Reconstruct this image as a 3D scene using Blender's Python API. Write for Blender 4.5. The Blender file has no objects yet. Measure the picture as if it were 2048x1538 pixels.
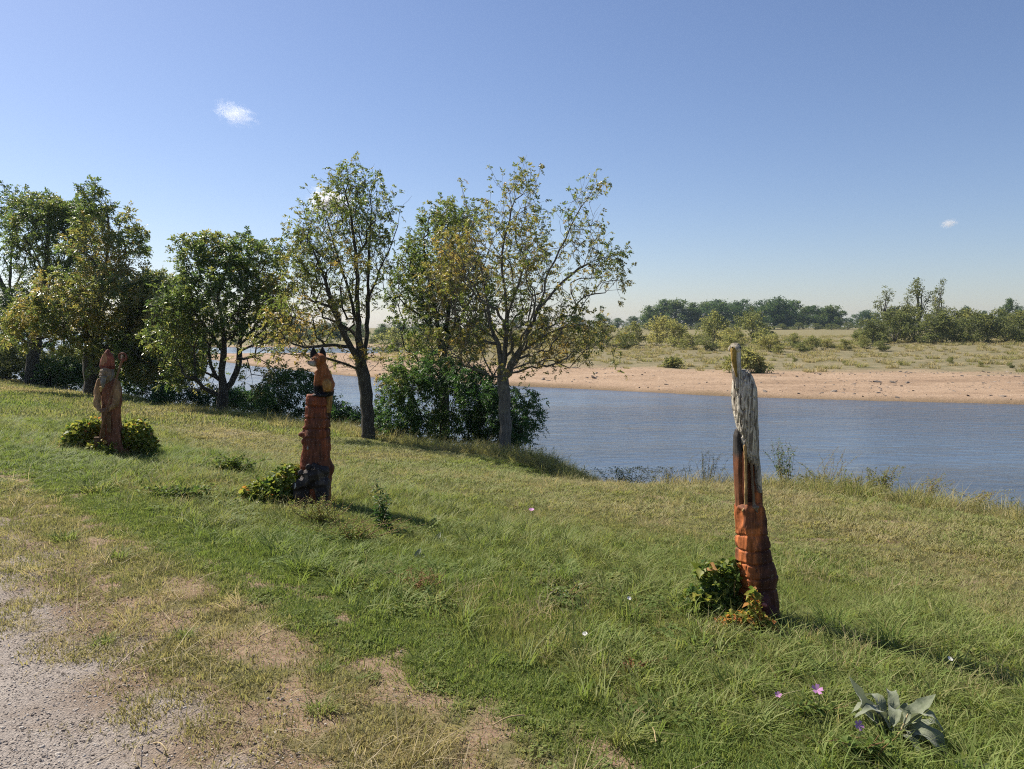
import bpy, bmesh, math, random
import numpy as np
from mathutils import Vector, Matrix, Euler, Quaternion, noise as mnoise

SC = bpy.context.scene
COL = SC.collection
R = math.radians

# ------------------------------------------------------------------ camera
FPX = 1540.0                       # focal length in photograph pixels
CAMZ = 1.6
PITCH = math.atan(114.0 / FPX)
cd = bpy.data.cameras.new('camera')
cam = bpy.data.objects.new('camera', cd)
COL.objects.link(cam)
cam.location = (0, 0, CAMZ)
cam.rotation_euler = (math.pi / 2 - PITCH, 0, 0)
cd.sensor_fit = 'HORIZONTAL'
cd.sensor_width = 36.0
cd.lens = FPX / 2048 * 36.0
cd.clip_start = 0.05
cd.clip_end = 20000
SC.camera = cam

# ------------------------------------------------------------------ sky + sun
SUN_AZ = math.atan2(-0.80, 0.60)   # from +Y towards +X
SUN_EL = R(45)
world = bpy.data.worlds.new('World')
SC.world = world
world.use_nodes = True
wn = world.node_tree
wn.nodes.clear()
wo = wn.nodes.new('ShaderNodeOutputWorld')
wb = wn.nodes.new('ShaderNodeBackground')
sky = wn.nodes.new('ShaderNodeTexSky')
sky.sky_type = 'NISHITA'
sky.sun_disc = False
sky.sun_elevation = SUN_EL
sky.sun_rotation = SUN_AZ
sky.altitude = 0
sky.air_density = 1.0
sky.dust_density = 0.5
sky.ozone_density = 3.0
wb.inputs['Strength'].default_value = 0.066
tnt = wn.nodes.new('ShaderNodeMix'); tnt.data_type = 'RGBA'; tnt.blend_type = 'MULTIPLY'; tnt.inputs[0].default_value = 1.0
tnt.inputs[7].default_value = (0.99, 0.955, 1.05, 1)
wn.links.new(sky.outputs[0], tnt.inputs[6])
wn.links.new(tnt.outputs[2], wb.inputs[0])
wn.links.new(wb.outputs[0], wo.inputs[0])

sd = bpy.data.lights.new('sun', 'SUN')
sd.energy = 5.0
sd.angle = R(0.53)
sd.color = (1.0, 0.93, 0.81)
sun = bpy.data.objects.new('sun', sd)
COL.objects.link(sun)
sdir = Vector((math.sin(SUN_AZ) * math.cos(SUN_EL), math.cos(SUN_AZ) * math.cos(SUN_EL), math.sin(SUN_EL)))
sun.rotation_euler = (-sdir).to_track_quat('-Z', 'Y').to_euler()
sun.location = sdir * 50

vs = SC.view_settings
vs.view_transform = 'Standard'
vs.look = 'None'
vs.gamma = 1
vs.exposure = 0.8
vs.use_curve_mapping = False
SC.render.engine = 'CYCLES'
cy = SC.cycles
cy.max_bounces = 8
cy.diffuse_bounces = 4
cy.glossy_bounces = 2
cy.transmission_bounces = 4
cy.volume_bounces = 1
cy.transparent_max_bounces = 8
cy.caustics_reflective = False
cy.caustics_refractive = False
cy.filter_width = 1.1
cy.use_denoising = False
cy.denoising_input_passes = 'RGB_ALBEDO_NORMAL'
cy.denoising_prefilter = 'ACCURATE'
cy.sample_clamp_direct = 12
cy.sample_clamp_indirect = 3

# ------------------------------------------------------------------ helpers
WATER = -3.4
UD = np.array((-0.7145, 0.6997)); VD = np.array((0.6997, 0.7145))

def to_uv(x, y):
    return UD[0] * x + UD[1] * y, VD[0] * x + VD[1] * y

def to_xy(u, v):
    return UD[0] * u + VD[0] * v, UD[1] * u + VD[1] * v

def _h(ix, iy, seed):
    n = (ix.astype(np.int64) * 374761393 + iy.astype(np.int64) * 668265263 + seed * 974634777) & 0x7fffffff
    n = ((n ^ (n >> 13)) * 1274126177) & 0x7fffffff
    return ((n ^ (n >> 16)) & 0xffff) / 65535.0

def vnoise(x, y, seed=0):
    x = np.asarray(x, float); y = np.asarray(y, float)
    ix = np.floor(x); iy = np.floor(y)
    fx = x - ix; fy = y - iy
    fx = fx * fx * (3 - 2 * fx); fy = fy * fy * (3 - 2 * fy)
    a = _h(ix, iy, seed); b = _h(ix + 1, iy, seed); c = _h(ix, iy + 1, seed); d = _h(ix + 1, iy + 1, seed)
    return (a * (1 - fx) + b * fx) * (1 - fy) + (c * (1 - fx) + d * fx) * fy

def fbm(x, y, seed=0, octv=4):
    s = 0; a = 0.5; t = 0
    x = np.asarray(x, float); y = np.asarray(y, float)
    for i in range(octv):
        s = s + a * vnoise(x * 2 ** i + 17.3 * i, y * 2 ** i + 9.1 * i, seed + i); t += a; a *= 0.5
    return s / t

def _h3(ix, iy, iz):
    n = (ix * 374761393 + iy * 668265263 + iz * 1442695041) & 0x7fffffff
    n = ((n ^ (n >> 13)) * 1274126177) & 0x7fffffff
    return ((n ^ (n >> 16)) & 0xffff) / 32767.5 - 1.0

def noise3(P):
    P = np.asarray(P, float); I = np.floor(P).astype(np.int64); f = P - I; f = f * f * f * (f * (f * 6 - 15) + 10); o = 0
    for dx in (0, 1):
        wx = f[:, 0] if dx else 1 - f[:, 0]
        for dy in (0, 1):
            wy = f[:, 1] if dy else 1 - f[:, 1]
            for dz in (0, 1):
                o = o + wx * wy * (f[:, 2] if dz else 1 - f[:, 2]) * _h3(I[:, 0] + dx, I[:, 1] + dy, I[:, 2] + dz)
    return o

def sst(a, b, x):
    t = np.clip((np.asarray(x, float) - a) / (b - a), 0, 1)
    return t * t * (3 - 2 * t)

def setgeo(me, V, faces, smooth=False):
    """faces: list of (k-sided) int arrays"""
    V = np.asarray(V, dtype=np.float32).reshape(-1, 3)
    me.vertices.add(len(V)); me.vertices.foreach_set('co', V.ravel())
    ls, lt = [], []; off = 0; lv = []
    for f in faces:
        f = np.asarray(f, dtype=np.int32)
        if f.size == 0: continue
        k = f.shape[1]; n = f.shape[0]
        lv.append(f.ravel()); ls.append(off + np.arange(n) * k); lt.append(np.full(n, k)); off += n * k
    lv = np.concatenate(lv); ls = np.concatenate(ls).astype(np.int32); lt = np.concatenate(lt).astype(np.int32)
    me.loops.add(len(lv)); me.loops.foreach_set('vertex_index', lv.astype(np.int32))
    me.polygons.add(len(ls)); me.polygons.foreach_set('loop_start', ls)
    try: me.polygons.foreach_set('loop_total', lt)
    except Exception: pass
    if smooth: me.polygons.foreach_set('use_smooth', np.ones(len(ls), dtype=bool))
    me.update(calc_edges=True)
    me.validate()

def fattr(me, name, vals):
    a = me.attributes.new(name, 'FLOAT', 'POINT'); a.data.foreach_set('value', np.asarray(vals, dtype=np.float32))

def cattr(me, name, cols):
    a = me.attributes.new(name, 'FLOAT_COLOR', 'POINT')
    c = np.ones((len(cols), 4), dtype=np.float32); c[:, :3] = cols
    a.data.foreach_set('color', c.ravel())

def link(o, parent=None):
    COL.objects.link(o)
    if parent is not None: o.parent = parent
    return o

def mobj(name, me, m, parent=None):
    if m is not None and len(me.materials) == 0: me.materials.append(m)
    return link(bpy.data.objects.new(name, me), parent)

def tag(o, label=None, cat=None, group=None, kind=None):
    if label: o['label'] = label
    if cat: o['category'] = cat
    if group: o['group'] = group
    if kind: o['kind'] = kind
    return o

def thing(name, label, cat, loc=(0, 0, 0), rz=0, group=None):
    o = bpy.data.objects.new(name, None)
    o.empty_display_size = 0.1
    COL.objects.link(o)
    o.location = loc; o.rotation_euler = (0, 0, rz)
    return tag(o, label, cat, group)

# ------------------------------------------------------------------ terrain functions
VP = [-80, -6, 0, 1.0, 2.5, 4.3, 7, 10, 11.4, 12.2, 13.2, 15.0, 17, 22, 40]
ZP = [-0.6, -0.05, 0, 0, -0.03, -0.17, -0.48, -0.88, -1.10, -1.28, -1.75, -3.0, -3.9, -4.8, -6]

def gz(x, y):
    x = np.asarray(x, float); y = np.asarray(y, float)
    u, v = to_uv(x, y)
    w = v + 1.5 * np.exp(-((u - 8.2) / 2.0) ** 2) * sst(8, 11, v) + (vnoise(u * 0.35, u * 0 + 3.3, 5) - 0.5) * 1.0 * sst(8, 12, v)
    z = np.interp(w, VP, ZP) * 0.5 + 0.25 * (np.interp(w - 0.35, VP, ZP) + np.interp(w + 0.35, VP, ZP))
    z = z - 0.010 * np.clip(u, 0, 45) * sst(1.5, 5, v)
    z = z + 0.27 * sst(9.0, 5.0, u) * sst(6.5, 11, w) * sst(14.5, 12.3, w)
    amp = sst(0.8, 3.5, v)
    z = z + (fbm(x * 0.8, y * 0.8, 11, 3) - 0.5) * 0.10 * amp + (fbm(x * 3.1, y * 3.1, 12, 2) - 0.5) * 0.03 * sst(0.6, 1.6, v)
    return z

def gz1(x, y):
    return float(gz(np.array([x]), np.array([y]))[0])

def ray(px, py):
    cx = (px - 1024) / FPX; cyy = (769 - py) / FPX
    c, s = math.cos(PITCH), math.sin(PITCH)
    return Vector((cx, c + cyy * s, -s + cyy * c))

TS = 1.0 * 1.004 ** np.arange(1300)
def ground_at(px, py):
    d = ray(px, py); x = d.x * TS; y = d.y * TS
    k = int(np.argmax((CAMZ + d.z * TS < gz(x, y)) | (to_uv(x, y)[1] > 12.0))); t = float(TS[k])
    return Vector((d.x * t, d.y * t, gz1(d.x * t, d.y * t)))

def at_depth(px, py, Y):
    d = ray(px, py); t = Y / d.y
    return Vector((d.x * t, Y, CAMZ + d.z * t))

def soil_mask(x, y):
    u, v = to_uv(x, y)
    n = fbm(x * 5.2, y * 5.2, 21, 5)
    n2 = fbm(x * 0.7, y * 0.7, 31, 3)
    b = np.interp(v, [0.6, 1.0, 1.25, 1.5, 1.9, 2.08, 2.25, 2.5, 2.9, 3.5, 5.8, 8, 12], [0.45, 0.2, 0.06, -0.07, -0.05, 0.045, -0.09, -0.2, -0.25, -0.3, -0.27, -0.22, -0.25])
    k = (n - 0.5) * 1.35 + (n2 - 0.5) * 0.28 + b
    return sst(-0.03, 0.16, k)

# ------------------------------------------------------------------ materials
def nodes_of(name):
    m = bpy.data.materials.new(name); m.use_nodes = True
    nt = m.node_tree; nt.nodes.clear()
    return m, nt

def nn(nt, t, **kw):
    n = nt.nodes.new(t)
    for k, v in kw.items():
        if k.startswith('i_'):
            n.inputs[k[2:].replace('_', ' ')].default_value = v
        else: setattr(n, k, v)
    return n

def ramp(nt, stops, interp='LINEAR'):
    r = nt.nodes.new('ShaderNodeValToRGB'); cr = r.color_ramp; cr.interpolation = interp
    while len(cr.elements) < len(stops): cr.elements.new(0.5)
    for e, (p, c) in zip(cr.elements, stops):
        e.position = p; e.color = (*c, 1) if len(c) == 3 else c
    return r

def mixc(nt, fac, a, b, blend='MIX'):
    n = nt.nodes.new('ShaderNodeMix'); n.data_type = 'RGBA'; n.blend_type = blend
    def put(sock, val):
        if hasattr(val, 'default_value') or hasattr(val, 'is_linked'): nt.links.new(val, sock)
        elif isinstance(val, (int, float)): sock.default_value = val
        else: sock.default_value = (*val, 1)
    put(n.inputs[0], fac); put(n.inputs[6], a); put(n.inputs[7], b)
    return n.outputs[2]

def math_(nt, op, a, b=None, clamp=False):
    n = nt.nodes.new('ShaderNodeMath'); n.operation = op; n.use_clamp = clamp
    for i, v in enumerate((a, b)):
        if v is None: continue
        if isinstance(v, (int, float)): n.inputs[i].default_value = v
        else: nt.links.new(v, n.inputs[i])
    return n.outputs[0]

def attr(nt, name, kind='GEOMETRY'):
    a = nt.nodes.new('ShaderNodeAttribute'); a.attribute_name = name; a.attribute_type = kind
    return a

def noise_n(nt, scale, detail=4, rough=0.55, vec=None, dist=0.0):
    n = nt.nodes.new('ShaderNodeTexNoise')
    n.inputs['Scale'].default_value = scale; n.inputs['Detail'].default_value = detail
    n.inputs['Roughness'].default_value = rough; n.inputs['Distortion'].default_value = dist
    if vec is not None: nt.links.new(vec, n.inputs['Vector'])
    return n

def coords(nt, kind='Object', scale=None, rot=None):
    tc = nt.nodes.new('ShaderNodeTexCoord')
    if scale is None: return tc.outputs[kind]
    mp = nt.nodes.new('ShaderNodeMapping'); mp.inputs['Scale'].default_value = scale
    if rot: mp.inputs['Rotation'].default_value = rot
    nt.links.new(tc.outputs[kind], mp.inputs['Vector'])
    return mp.outputs['Vector']

def finish(nt, bsdf, bump_h=None, bump_s=0.3, bump_d=0.02):
    out = nt.nodes.new('ShaderNodeOutputMaterial')
    if bump_h is not None:
        b = nt.nodes.new('ShaderNodeBump'); b.inputs['Strength'].default_value = bump_s; b.inputs['Distance'].default_value = bump_d
        nt.links.new(bump_h, b.inputs['Height']); nt.links.new(b.outputs[0], bsdf.inputs['Normal'])
    nt.links.new(bsdf.outputs[0], out.inputs['Surface'])

def pbsdf(nt, rough=0.8, spec=0.3):
    p = nt.nodes.new('ShaderNodeBsdfPrincipled')
    p.inputs['Roughness'].default_value = rough; p.inputs['Specular IOR Level'].default_value = spec
    return p

def leaf_mat(name, stops, inst=False, trans=0.4, rough=0.5, spec=0.35, amp=0.5):
    """tint attribute on the leaf drives its own colour (fresh to dry)."""
    m, nt = nodes_of(name)
    a = attr(nt, 'tint')
    t = a.outputs['Fac']
    if inst:
        b = attr(nt, 'itint', 'INSTANCER')
        t = math_(nt, 'ADD', t, b.outputs['Fac'])
        t = math_(nt, 'MINIMUM', math_(nt, 'MAXIMUM', t, 0.0), 1.0)
    r = ramp(nt, stops); nt.links.new(t, r.inputs[0])
    col = r.outputs[0]
    p = pbsdf(nt, rough, spec); nt.links.new(col, p.inputs['Base Color'])
    tr = nt.nodes.new('ShaderNodeBsdfTranslucent')
    tc = mixc(nt, 0.75, col, (1.15, 1.15, 0.75), 'MULTIPLY')
    hs = nt.nodes.new('ShaderNodeHueSaturation'); hs.inputs['Value'].default_value = 1.35; hs.inputs['Saturation'].default_value = 1.0
    nt.links.new(tc, hs.inputs['Color'])
    nt.links.new(hs.outputs[0], tr.inputs['Color'])
    mx = nt.nodes.new('ShaderNodeMixShader'); mx.inputs[0].default_value = trans
    nt.links.new(p.outputs[0], mx.inputs[1]); nt.links.new(tr.outputs[0], mx.inputs[2])
    out = nt.nodes.new('ShaderNodeOutputMaterial'); nt.links.new(mx.outputs[0], out.inputs['Surface'])
    return m

GRASS_STOPS = [(0.0, (0.16, 0.22, 0.052)), (0.25, (0.215, 0.24, 0.078)), (0.5, (0.265, 0.25, 0.11)), (0.8, (0.36, 0.295, 0.165)), (1.0, (0.47, 0.39, 0.26))]
M = {}
M['grass'] = leaf_mat('grass_blades', GRASS_STOPS, True, 0.38, 0.6, 0.15)
M['weed'] = leaf_mat('weed_leaves', [(0, (0.07, 0.12, 0.03)), (0.5, (0.14, 0.19, 0.05)), (1, (0.30, 0.272, 0.10))], True, 0.35, 0.6, 0.12)
M['ash'] = leaf_mat('ash_leaves', [(0, (0.075, 0.125, 0.032)), (0.45, (0.14, 0.175, 0.045)), (0.75, (0.235, 0.215, 0.065)), (1, (0.33, 0.235, 0.08))], False, 0.48, 0.4, 0.5)
M['elm'] = leaf_mat('broad_leaves', [(0, (0.065, 0.11, 0.034)), (0.5, (0.125, 0.17, 0.05)), (0.8, (0.215, 0.215, 0.065)), (1, (0.30, 0.235, 0.08))], False, 0.48, 0.38, 0.55)
M['shrub'] = leaf_mat('shrub_leaves', [(0, (0.0324, 0.07695, 0.02633)), (0.5, (0.06885, 0.1316, 0.03645)), (1, (0.1823, 0.2025, 0.06075))], False, 0.42, 0.45, 0.35)
M['willow'] = leaf_mat('willow_leaves', [(0, (0.1063, 0.125, 0.05)), (0.5, (0.225, 0.2313, 0.0875)), (1, (0.35, 0.3125, 0.125))], False, 0.48, 0.6, 0.15)
M['far'] = leaf_mat('far_leaves', [(0, (0.03888, 0.07344, 0.03024)), (0.5, (0.0756, 0.1253, 0.0432)), (1, (0.1621, 0.1837, 0.0648))], False, 0.42, 0.6, 0.15)
M['vine'] = leaf_mat('vine_leaves', [(0, (0.05775, 0.1155, 0.0264)), (0.5, (0.1815, 0.2145, 0.0462)), (0.8, (0.396, 0.3465, 0.07425)), (1, (0.396, 0.1485, 0.0495))], False, 0.42, 0.5, 0.22)
M['dry'] = leaf_mat('dry_stems', [(0, (0.208, 0.156, 0.078)), (0.5, (0.286, 0.169, 0.078)), (1, (0.208, 0.078, 0.039))], False, 0.15, 0.7, 0.2)

def bark_mat(name, c1, c2, c3, sc=1.0):
    m, nt = nodes_of(name)
    v = coords(nt, 'Object', (9 * sc, 9 * sc, 1.6 * sc))
    n1 = noise_n(nt, 3.0, 6, 0.7, v)
    n2 = noise_n(nt, 2.2 * sc, 4, 0.6, coords(nt, 'Object'))
    r1 = ramp(nt, [(0.35, c1), (0.6, c2)]); nt.links.new(n1.outputs[0], r1.inputs[0])
    r2 = ramp(nt, [(0.55, (0, 0, 0)), (0.68, (1, 1, 1))]); nt.links.new(n2.outputs[0], r2.inputs[0])
    col = mixc(nt, r2.outputs[0], r1.outputs[0], c3)
    p = pbsdf(nt, 0.9, 0.2); nt.links.new(col, p.inputs['Base Color'])
    finish(nt, p, n1.outputs[0], 0.6, 0.03)
    return m
M['bark'] = bark_mat('grey_bark', (0.055, 0.05, 0.042), (0.17, 0.155, 0.13), (0.22, 0.21, 0.15))
M['bark_dark'] = bark_mat('dark_bark', (0.03, 0.026, 0.022), (0.085, 0.075, 0.06), (0.11, 0.10, 0.07))
M['bark_far'] = bark_mat('pale_far_bark', (0.08, 0.07, 0.06), (0.18, 0.16, 0.13), (0.2, 0.18, 0.14))

# ground
m, nt = nodes_of('bank_soil_and_turf')
so = attr(nt, 'soil'); dr = attr(nt, 'dry')
n1 = noise_n(nt, 26, 6, 0.7, coords(nt)); n2 = noise_n(nt, 160, 3, 0.6, coords(nt)); n3 = noise_n(nt, 5, 4, 0.6, coords(nt))
soilc = ramp(nt, [(0.25, (0.15, 0.098, 0.062)), (0.5, (0.235, 0.165, 0.108)), (0.75, (0.33, 0.245, 0.165))]); nt.links.new(n1.outputs[0], soilc.inputs[0])
soil2 = mixc(nt, 0.5, soilc.outputs[0], n2.outputs[1], 'OVERLAY')
tg = ramp(nt, [(0.3, (0.075, 0.085, 0.026)), (0.7, (0.13, 0.135, 0.045))]); nt.links.new(n1.outputs[0], tg.inputs[0])
td = ramp(nt, [(0.3, (0.11, 0.095, 0.045)), (0.7, (0.20, 0.165, 0.085))]); nt.links.new(n1.outputs[0], td.inputs[0])
turf = mixc(nt, dr.outputs['Fac'], tg.outputs[0], td.outputs[0])
col = mixc(nt, so.outputs['Fac'], turf, soil2)
p = pbsdf(nt, 0.95, 0.15); nt.links.new(col, p.inputs['Base Color'])
hh = math_(nt, 'ADD', n1.outputs[0], math_(nt, 'MULTIPLY', n2.outputs[0], 0.35))
finish(nt, p, hh, 0.7, 0.02)
M['ground'] = m

m, nt = nodes_of('gravel_path')
n1 = noise_n(nt, 9, 6, 0.7, coords(nt)); vo = nn(nt, 'ShaderNodeTexVoronoi'); vo.inputs['Scale'].default_value = 95
nt.links.new(coords(nt), vo.inputs['Vector'])
n2 = noise_n(nt, 220, 3, 0.6, coords(nt)); n4 = noise_n(nt, 1.6, 4, 0.6, coords(nt))
rd = attr(nt, 'road')
gc = ramp(nt, [(0.2, (0.22, 0.175, 0.15)), (0.5, (0.33, 0.28, 0.24)), (0.8, (0.43, 0.375, 0.33))]); nt.links.new(n1.outputs[0], gc.inputs[0])
vc = ramp(nt, [(0.0, (0.19, 0.165, 0.15)), (0.5, (0.34, 0.295, 0.26)), (1, (0.48, 0.425, 0.375))]); nt.links.new(vo.outputs['Color'], vc.inputs[0])
g2 = mixc(nt, 0.55, gc.outputs[0], vc.outputs[0])
rc = ramp(nt, [(0.3, (0.33, 0.29, 0.25)), (0.7, (0.43, 0.39, 0.345))]); nt.links.new(n4.outputs[0], rc.inputs[0])
rc2 = mixc(nt, 0.35, rc.outputs[0], n2.outputs[1], 'OVERLAY')
col = mixc(nt, rd.outputs['Fac'], g2, rc2)
rm = attr(nt, 'rim'); ns_ = noise_n(nt, 26, 6, 0.7, coords(nt))
sc2 = ramp(nt, [(0.25, (0.15, 0.098, 0.062)), (0.5, (0.235, 0.165, 0.108)), (0.75, (0.33, 0.245, 0.165))]); nt.links.new(ns_.outputs[0], sc2.inputs[0])
col = mixc(nt, rm.outputs['Fac'], col, sc2.outputs[0])
p = pbsdf(nt, 0.95, 0.15); nt.links.new(col, p.inputs['Base Color'])
inv = math_(nt, 'SUBTRACT', 1.0, rd.outputs['Fac'])
hh = math_(nt, 'ADD', math_(nt, 'MULTIPLY', math_(nt, 'MULTIPLY', vo.outputs['Distance'], -1.0), inv), math_(nt, 'MULTIPLY', n2.outputs[0], 0.3))
nd_ = noise_n(nt, 32, 6, 0.75, coords(nt))
hh = math_(nt, 'ADD', math_(nt, 'MULTIPLY', hh, 0.35), math_(nt, 'MULTIPLY', nd_.outputs[0], math_(nt, 'ADD', math_(nt, 'MULTIPLY', inv, 0.8), 0.15)))
finish(nt, p, hh, 0.9, 0.03)
M['path'] = m

m, nt = nodes_of('river_water')
p = pbsdf(nt, 0.12, 0.5); p.inputs['Base Color'].default_value = (0.068, 0.094, 0.130, 1); p.inputs['IOR'].default_value = 1.333
w1 = noise_n(nt, 1.0, 5, 0.62, coords(nt, 'Object', (0.95, 1.9, 1), (0, 0, R(-30))), 0.4)
w2 = noise_n(nt, 1.0, 3, 0.5, coords(nt, 'Object', (0.28, 0.5, 1), (0, 0, R(-20))))
w3 = noise_n(nt, 1.0, 2, 0.5, coords(nt, 'Object', (0.03, 0.08, 1), (0, 0, R(-40))))
amp = ramp(nt, [(0.38, (0.3, 0.3, 0.3)), (0.62, (1.1, 1.1, 1.1))]); nt.links.new(w3.outputs[0], amp.inputs[0])
hh = math_(nt, 'MULTIPLY', math_(nt, 'ADD', w1.outputs[0], math_(nt, 'MULTIPLY', w2.outputs[0], 1.2)), amp.outputs[0])
finish(nt, p, hh, 1.0, 0.17)
M['water'] = m

m, nt = nodes_of('sand_and_scrub_ground')
sa = attr(nt, 'scrub'); me_ = attr(nt, 'meadow'); wt = attr(nt, 'wet')
n1 = noise_n(nt, 0.6, 6, 0.7, coords(nt)); n2 = noise_n(nt, 2.6, 6, 0.8, coords(nt)); n3 = noise_n(nt, 0.12, 5, 0.6, coords(nt, 'Object', (1, 2.5, 1)))
sc_ = ramp(nt, [(0.36, (0.20, 0.135, 0.088)), (0.5, (0.325, 0.228, 0.152)), (0.66, (0.41, 0.30, 0.21))]); nt.links.new(math_(nt, 'ADD', math_(nt, 'MULTIPLY', n2.outputs[0], 0.5), math_(nt, 'MULTIPLY', n3.outputs[0], 0.5)), sc_.inputs[0])
wetc = mixc(nt, wt.outputs['Fac'], sc_.outputs[0], (0.17, 0.12, 0.07))
gg = ramp(nt, [(0.3, (0.12, 0.115, 0.06)), (0.5, (0.185, 0.16, 0.09)), (0.7, (0.27, 0.22, 0.135))]); nt.links.new(n1.outputs[0], gg.inputs[0])
c2 = mixc(nt, sa.outputs['Fac'], wetc, gg.outputs[0])
mm = ramp(nt, [(0.3, (0.14, 0.13, 0.062)), (0.7, (0.235, 0.195, 0.105))]); nt.links.new(n1.outputs[0], mm.inputs[0])
c3 = mixc(nt, me_.outputs['Fac'], c2, mm.outputs[0])
p = pbsdf(nt, 0.95, 0.1); nt.links.new(c3, p.inputs['Base Color'])
finish(nt, p, math_(nt, 'ADD', n2.outputs[0], n1.outputs[0]), 0.8, 0.15)
M['sand'] = m

def wood_mat(name, rough=0.6, spec=0.2, grain=(60, 60, 5), bump=0.5, vary=0.5):
    m, nt = nodes_of(name)
    c = attr(nt, 'Col')
    n1 = noise_n(nt, 1.0, 6, 0.65, coords(nt, 'Object', grain)); n2 = noise_n(nt, 9, 4, 0.6, coords(nt)); n3 = noise_n(nt, 45, 3, 0.6, coords(nt))
    f1 = ramp(nt, [(0.3, (1 - vary, 1 - vary, 1 - vary)), (0.7, (1 + vary * 0.5, 1 + vary * 0.5, 1 + vary * 0.5))]); nt.links.new(n1.outputs[0], f1.inputs[0])
    a = mixc(nt, 1.0, c.outputs['Color'], f1.outputs[0], 'MULTIPLY')
    f2 = ramp(nt, [(0.35, (0.72, 0.72, 0.72)), (0.65, (1.15, 1.15, 1.15))]); nt.links.new(n2.outputs[0], f2.inputs[0])
    a = mixc(nt, 1.0, a, f2.outputs[0], 'MULTIPLY')
    p = pbsdf(nt, rough, spec); nt.links.new(a, p.inputs['Base Color'])
    finish(nt, p, math_(nt, 'ADD', n1.outputs[0], math_(nt, 'MULTIPLY', n3.outputs[0], 0.4)), bump, 0.008)
    return m
M['stain'] = wood_mat('stained_carved_wood', 0.68, 0.18, vary=0.6, bump=0.7)
M['weathered'] = wood_mat('weathered_painted_wood', 0.8, 0.2, (130, 130, 9), 0.9, 0.65)

# ------------------------------------------------------------------ the ground sheets
def grid_axis(parts):
    out = []
    for a, b, st in parts:
        out.append(np.arange(a, b, st))
    out.append(np.array([parts[-1][1]]))
    return np.concatenate(out)

def sheet(name, X, Y, Z, m, attrs=None):
    nr, nc = X.shape
    V = np.stack([X, Y, Z], -1).reshape(-1, 3)
    i = np.arange(nr - 1)[:, None] * nc + np.arange(nc - 1)[None]
    f = np.stack([i, i + 1, i + nc + 1, i + nc], -1).reshape(-1, 4)
    e1 = V[f[0, 1]] - V[f[0, 0]]; e2 = V[f[0, 3]] - V[f[0, 0]]
    if e1[0] * e2[1] - e1[1] * e2[0] < 0: f = f[:, ::-1]
    me = bpy.data.meshes.new(name); setgeo(me, V, [f], True)
    for k, a in (attrs or {}).items(): fattr(me, k, np.asarray(a).ravel())
    o = mobj(name, me, m); o['kind'] = 'structure'
    return o

def dry_mask(x, y):
    u, v = to_uv(x, y)
    n = fbm(x * 0.35, y * 0.35, 41, 4); n2 = fbm(u * 0.12, v * 0.9, 43, 3)
    b = np.interp(v, [1, 1.9, 2.3, 2.6, 3.2, 5.4, 6.6, 9, 11.5, 13], [0.40, 0.32, 0.10, 0.02, 0.12, 0.18, 0.38, 0.45, 0.47, 0.6])
    b = b + 0.12 * sst(2, -6, u) * sst(5.5, 7, v)
    st = sst(2.05, 2.3, v) * sst(2.85, 2.55, v)
    return np.clip(b + (n - 0.5) * (0.9 + 0.7 * sst(5, 7, v)) + (n2 - 0.5) * 0.6, 0, 1) * (1 - 0.85 * st)

ua = grid_axis([(-70, -20, 2.5), (-20, -6, 0.3), (-6, 14, 0.06), (14, 30, 0.16), (30, 60, 0.5), (60, 420, 8)])
va = grid_axis([(-80, -6, 4), (-6, 0, 0.4), (0, 6.5, 0.055), (6.5, 17, 0.12), (17, 42, 2.0)])
UU, VV = np.meshgrid(ua, va)
X, Y = to_xy(UU, VV)
Z = gz(X, Y)
sheet('grassy_bank', X, Y, Z, M['ground'], {'soil': soil_mask(X, Y), 'dry': dry_mask(X, Y)})

ua = grid_axis([(-70, -8, 1.0), (-8, 16, 0.08), (16, 60, 0.5), (60, 420, 8)])
tt = np.linspace(0, 1, 60)
UU, TT = np.meshgrid(ua, tt)
edge = np.clip(1.16 + 0.085 * UU, 0.8, 1.8) + (fbm(UU * 1.3, UU * 0, 51, 4) - 0.5) * 0.5
VV = -4.2 + (edge + 4.2) * (1 - (1 - TT) ** 2)
X, Y = to_xy(UU, VV)
road = sst(0.72, 0.35, VV + (fbm(X * 3, Y * 3, 53, 3) - 0.5) * 0.9)
Zp = gz(X, Y) + 0.005 - 0.012 * sst(0.93, 1.0, TT)
rim = sst(0.0, 0.55, VV - edge + 0.55 + (fbm(X * 4, Y * 4, 55, 4) - 0.5) * 1.1)
sheet('path', X, Y, Zp, M['path'], {'road': road, 'rim': np.maximum(rim, TT > 0.97)})

# river
me = bpy.data.meshes.new('river')
setgeo(me, [(-1500, -600, WATER), (1800, -600, WATER), (1800, 1600, WATER), (-1500, 1600, WATER)], [np.array([[0, 1, 2, 3]])])
river = mobj('river', me, M['water']); river['kind'] = 'structure'

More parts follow.
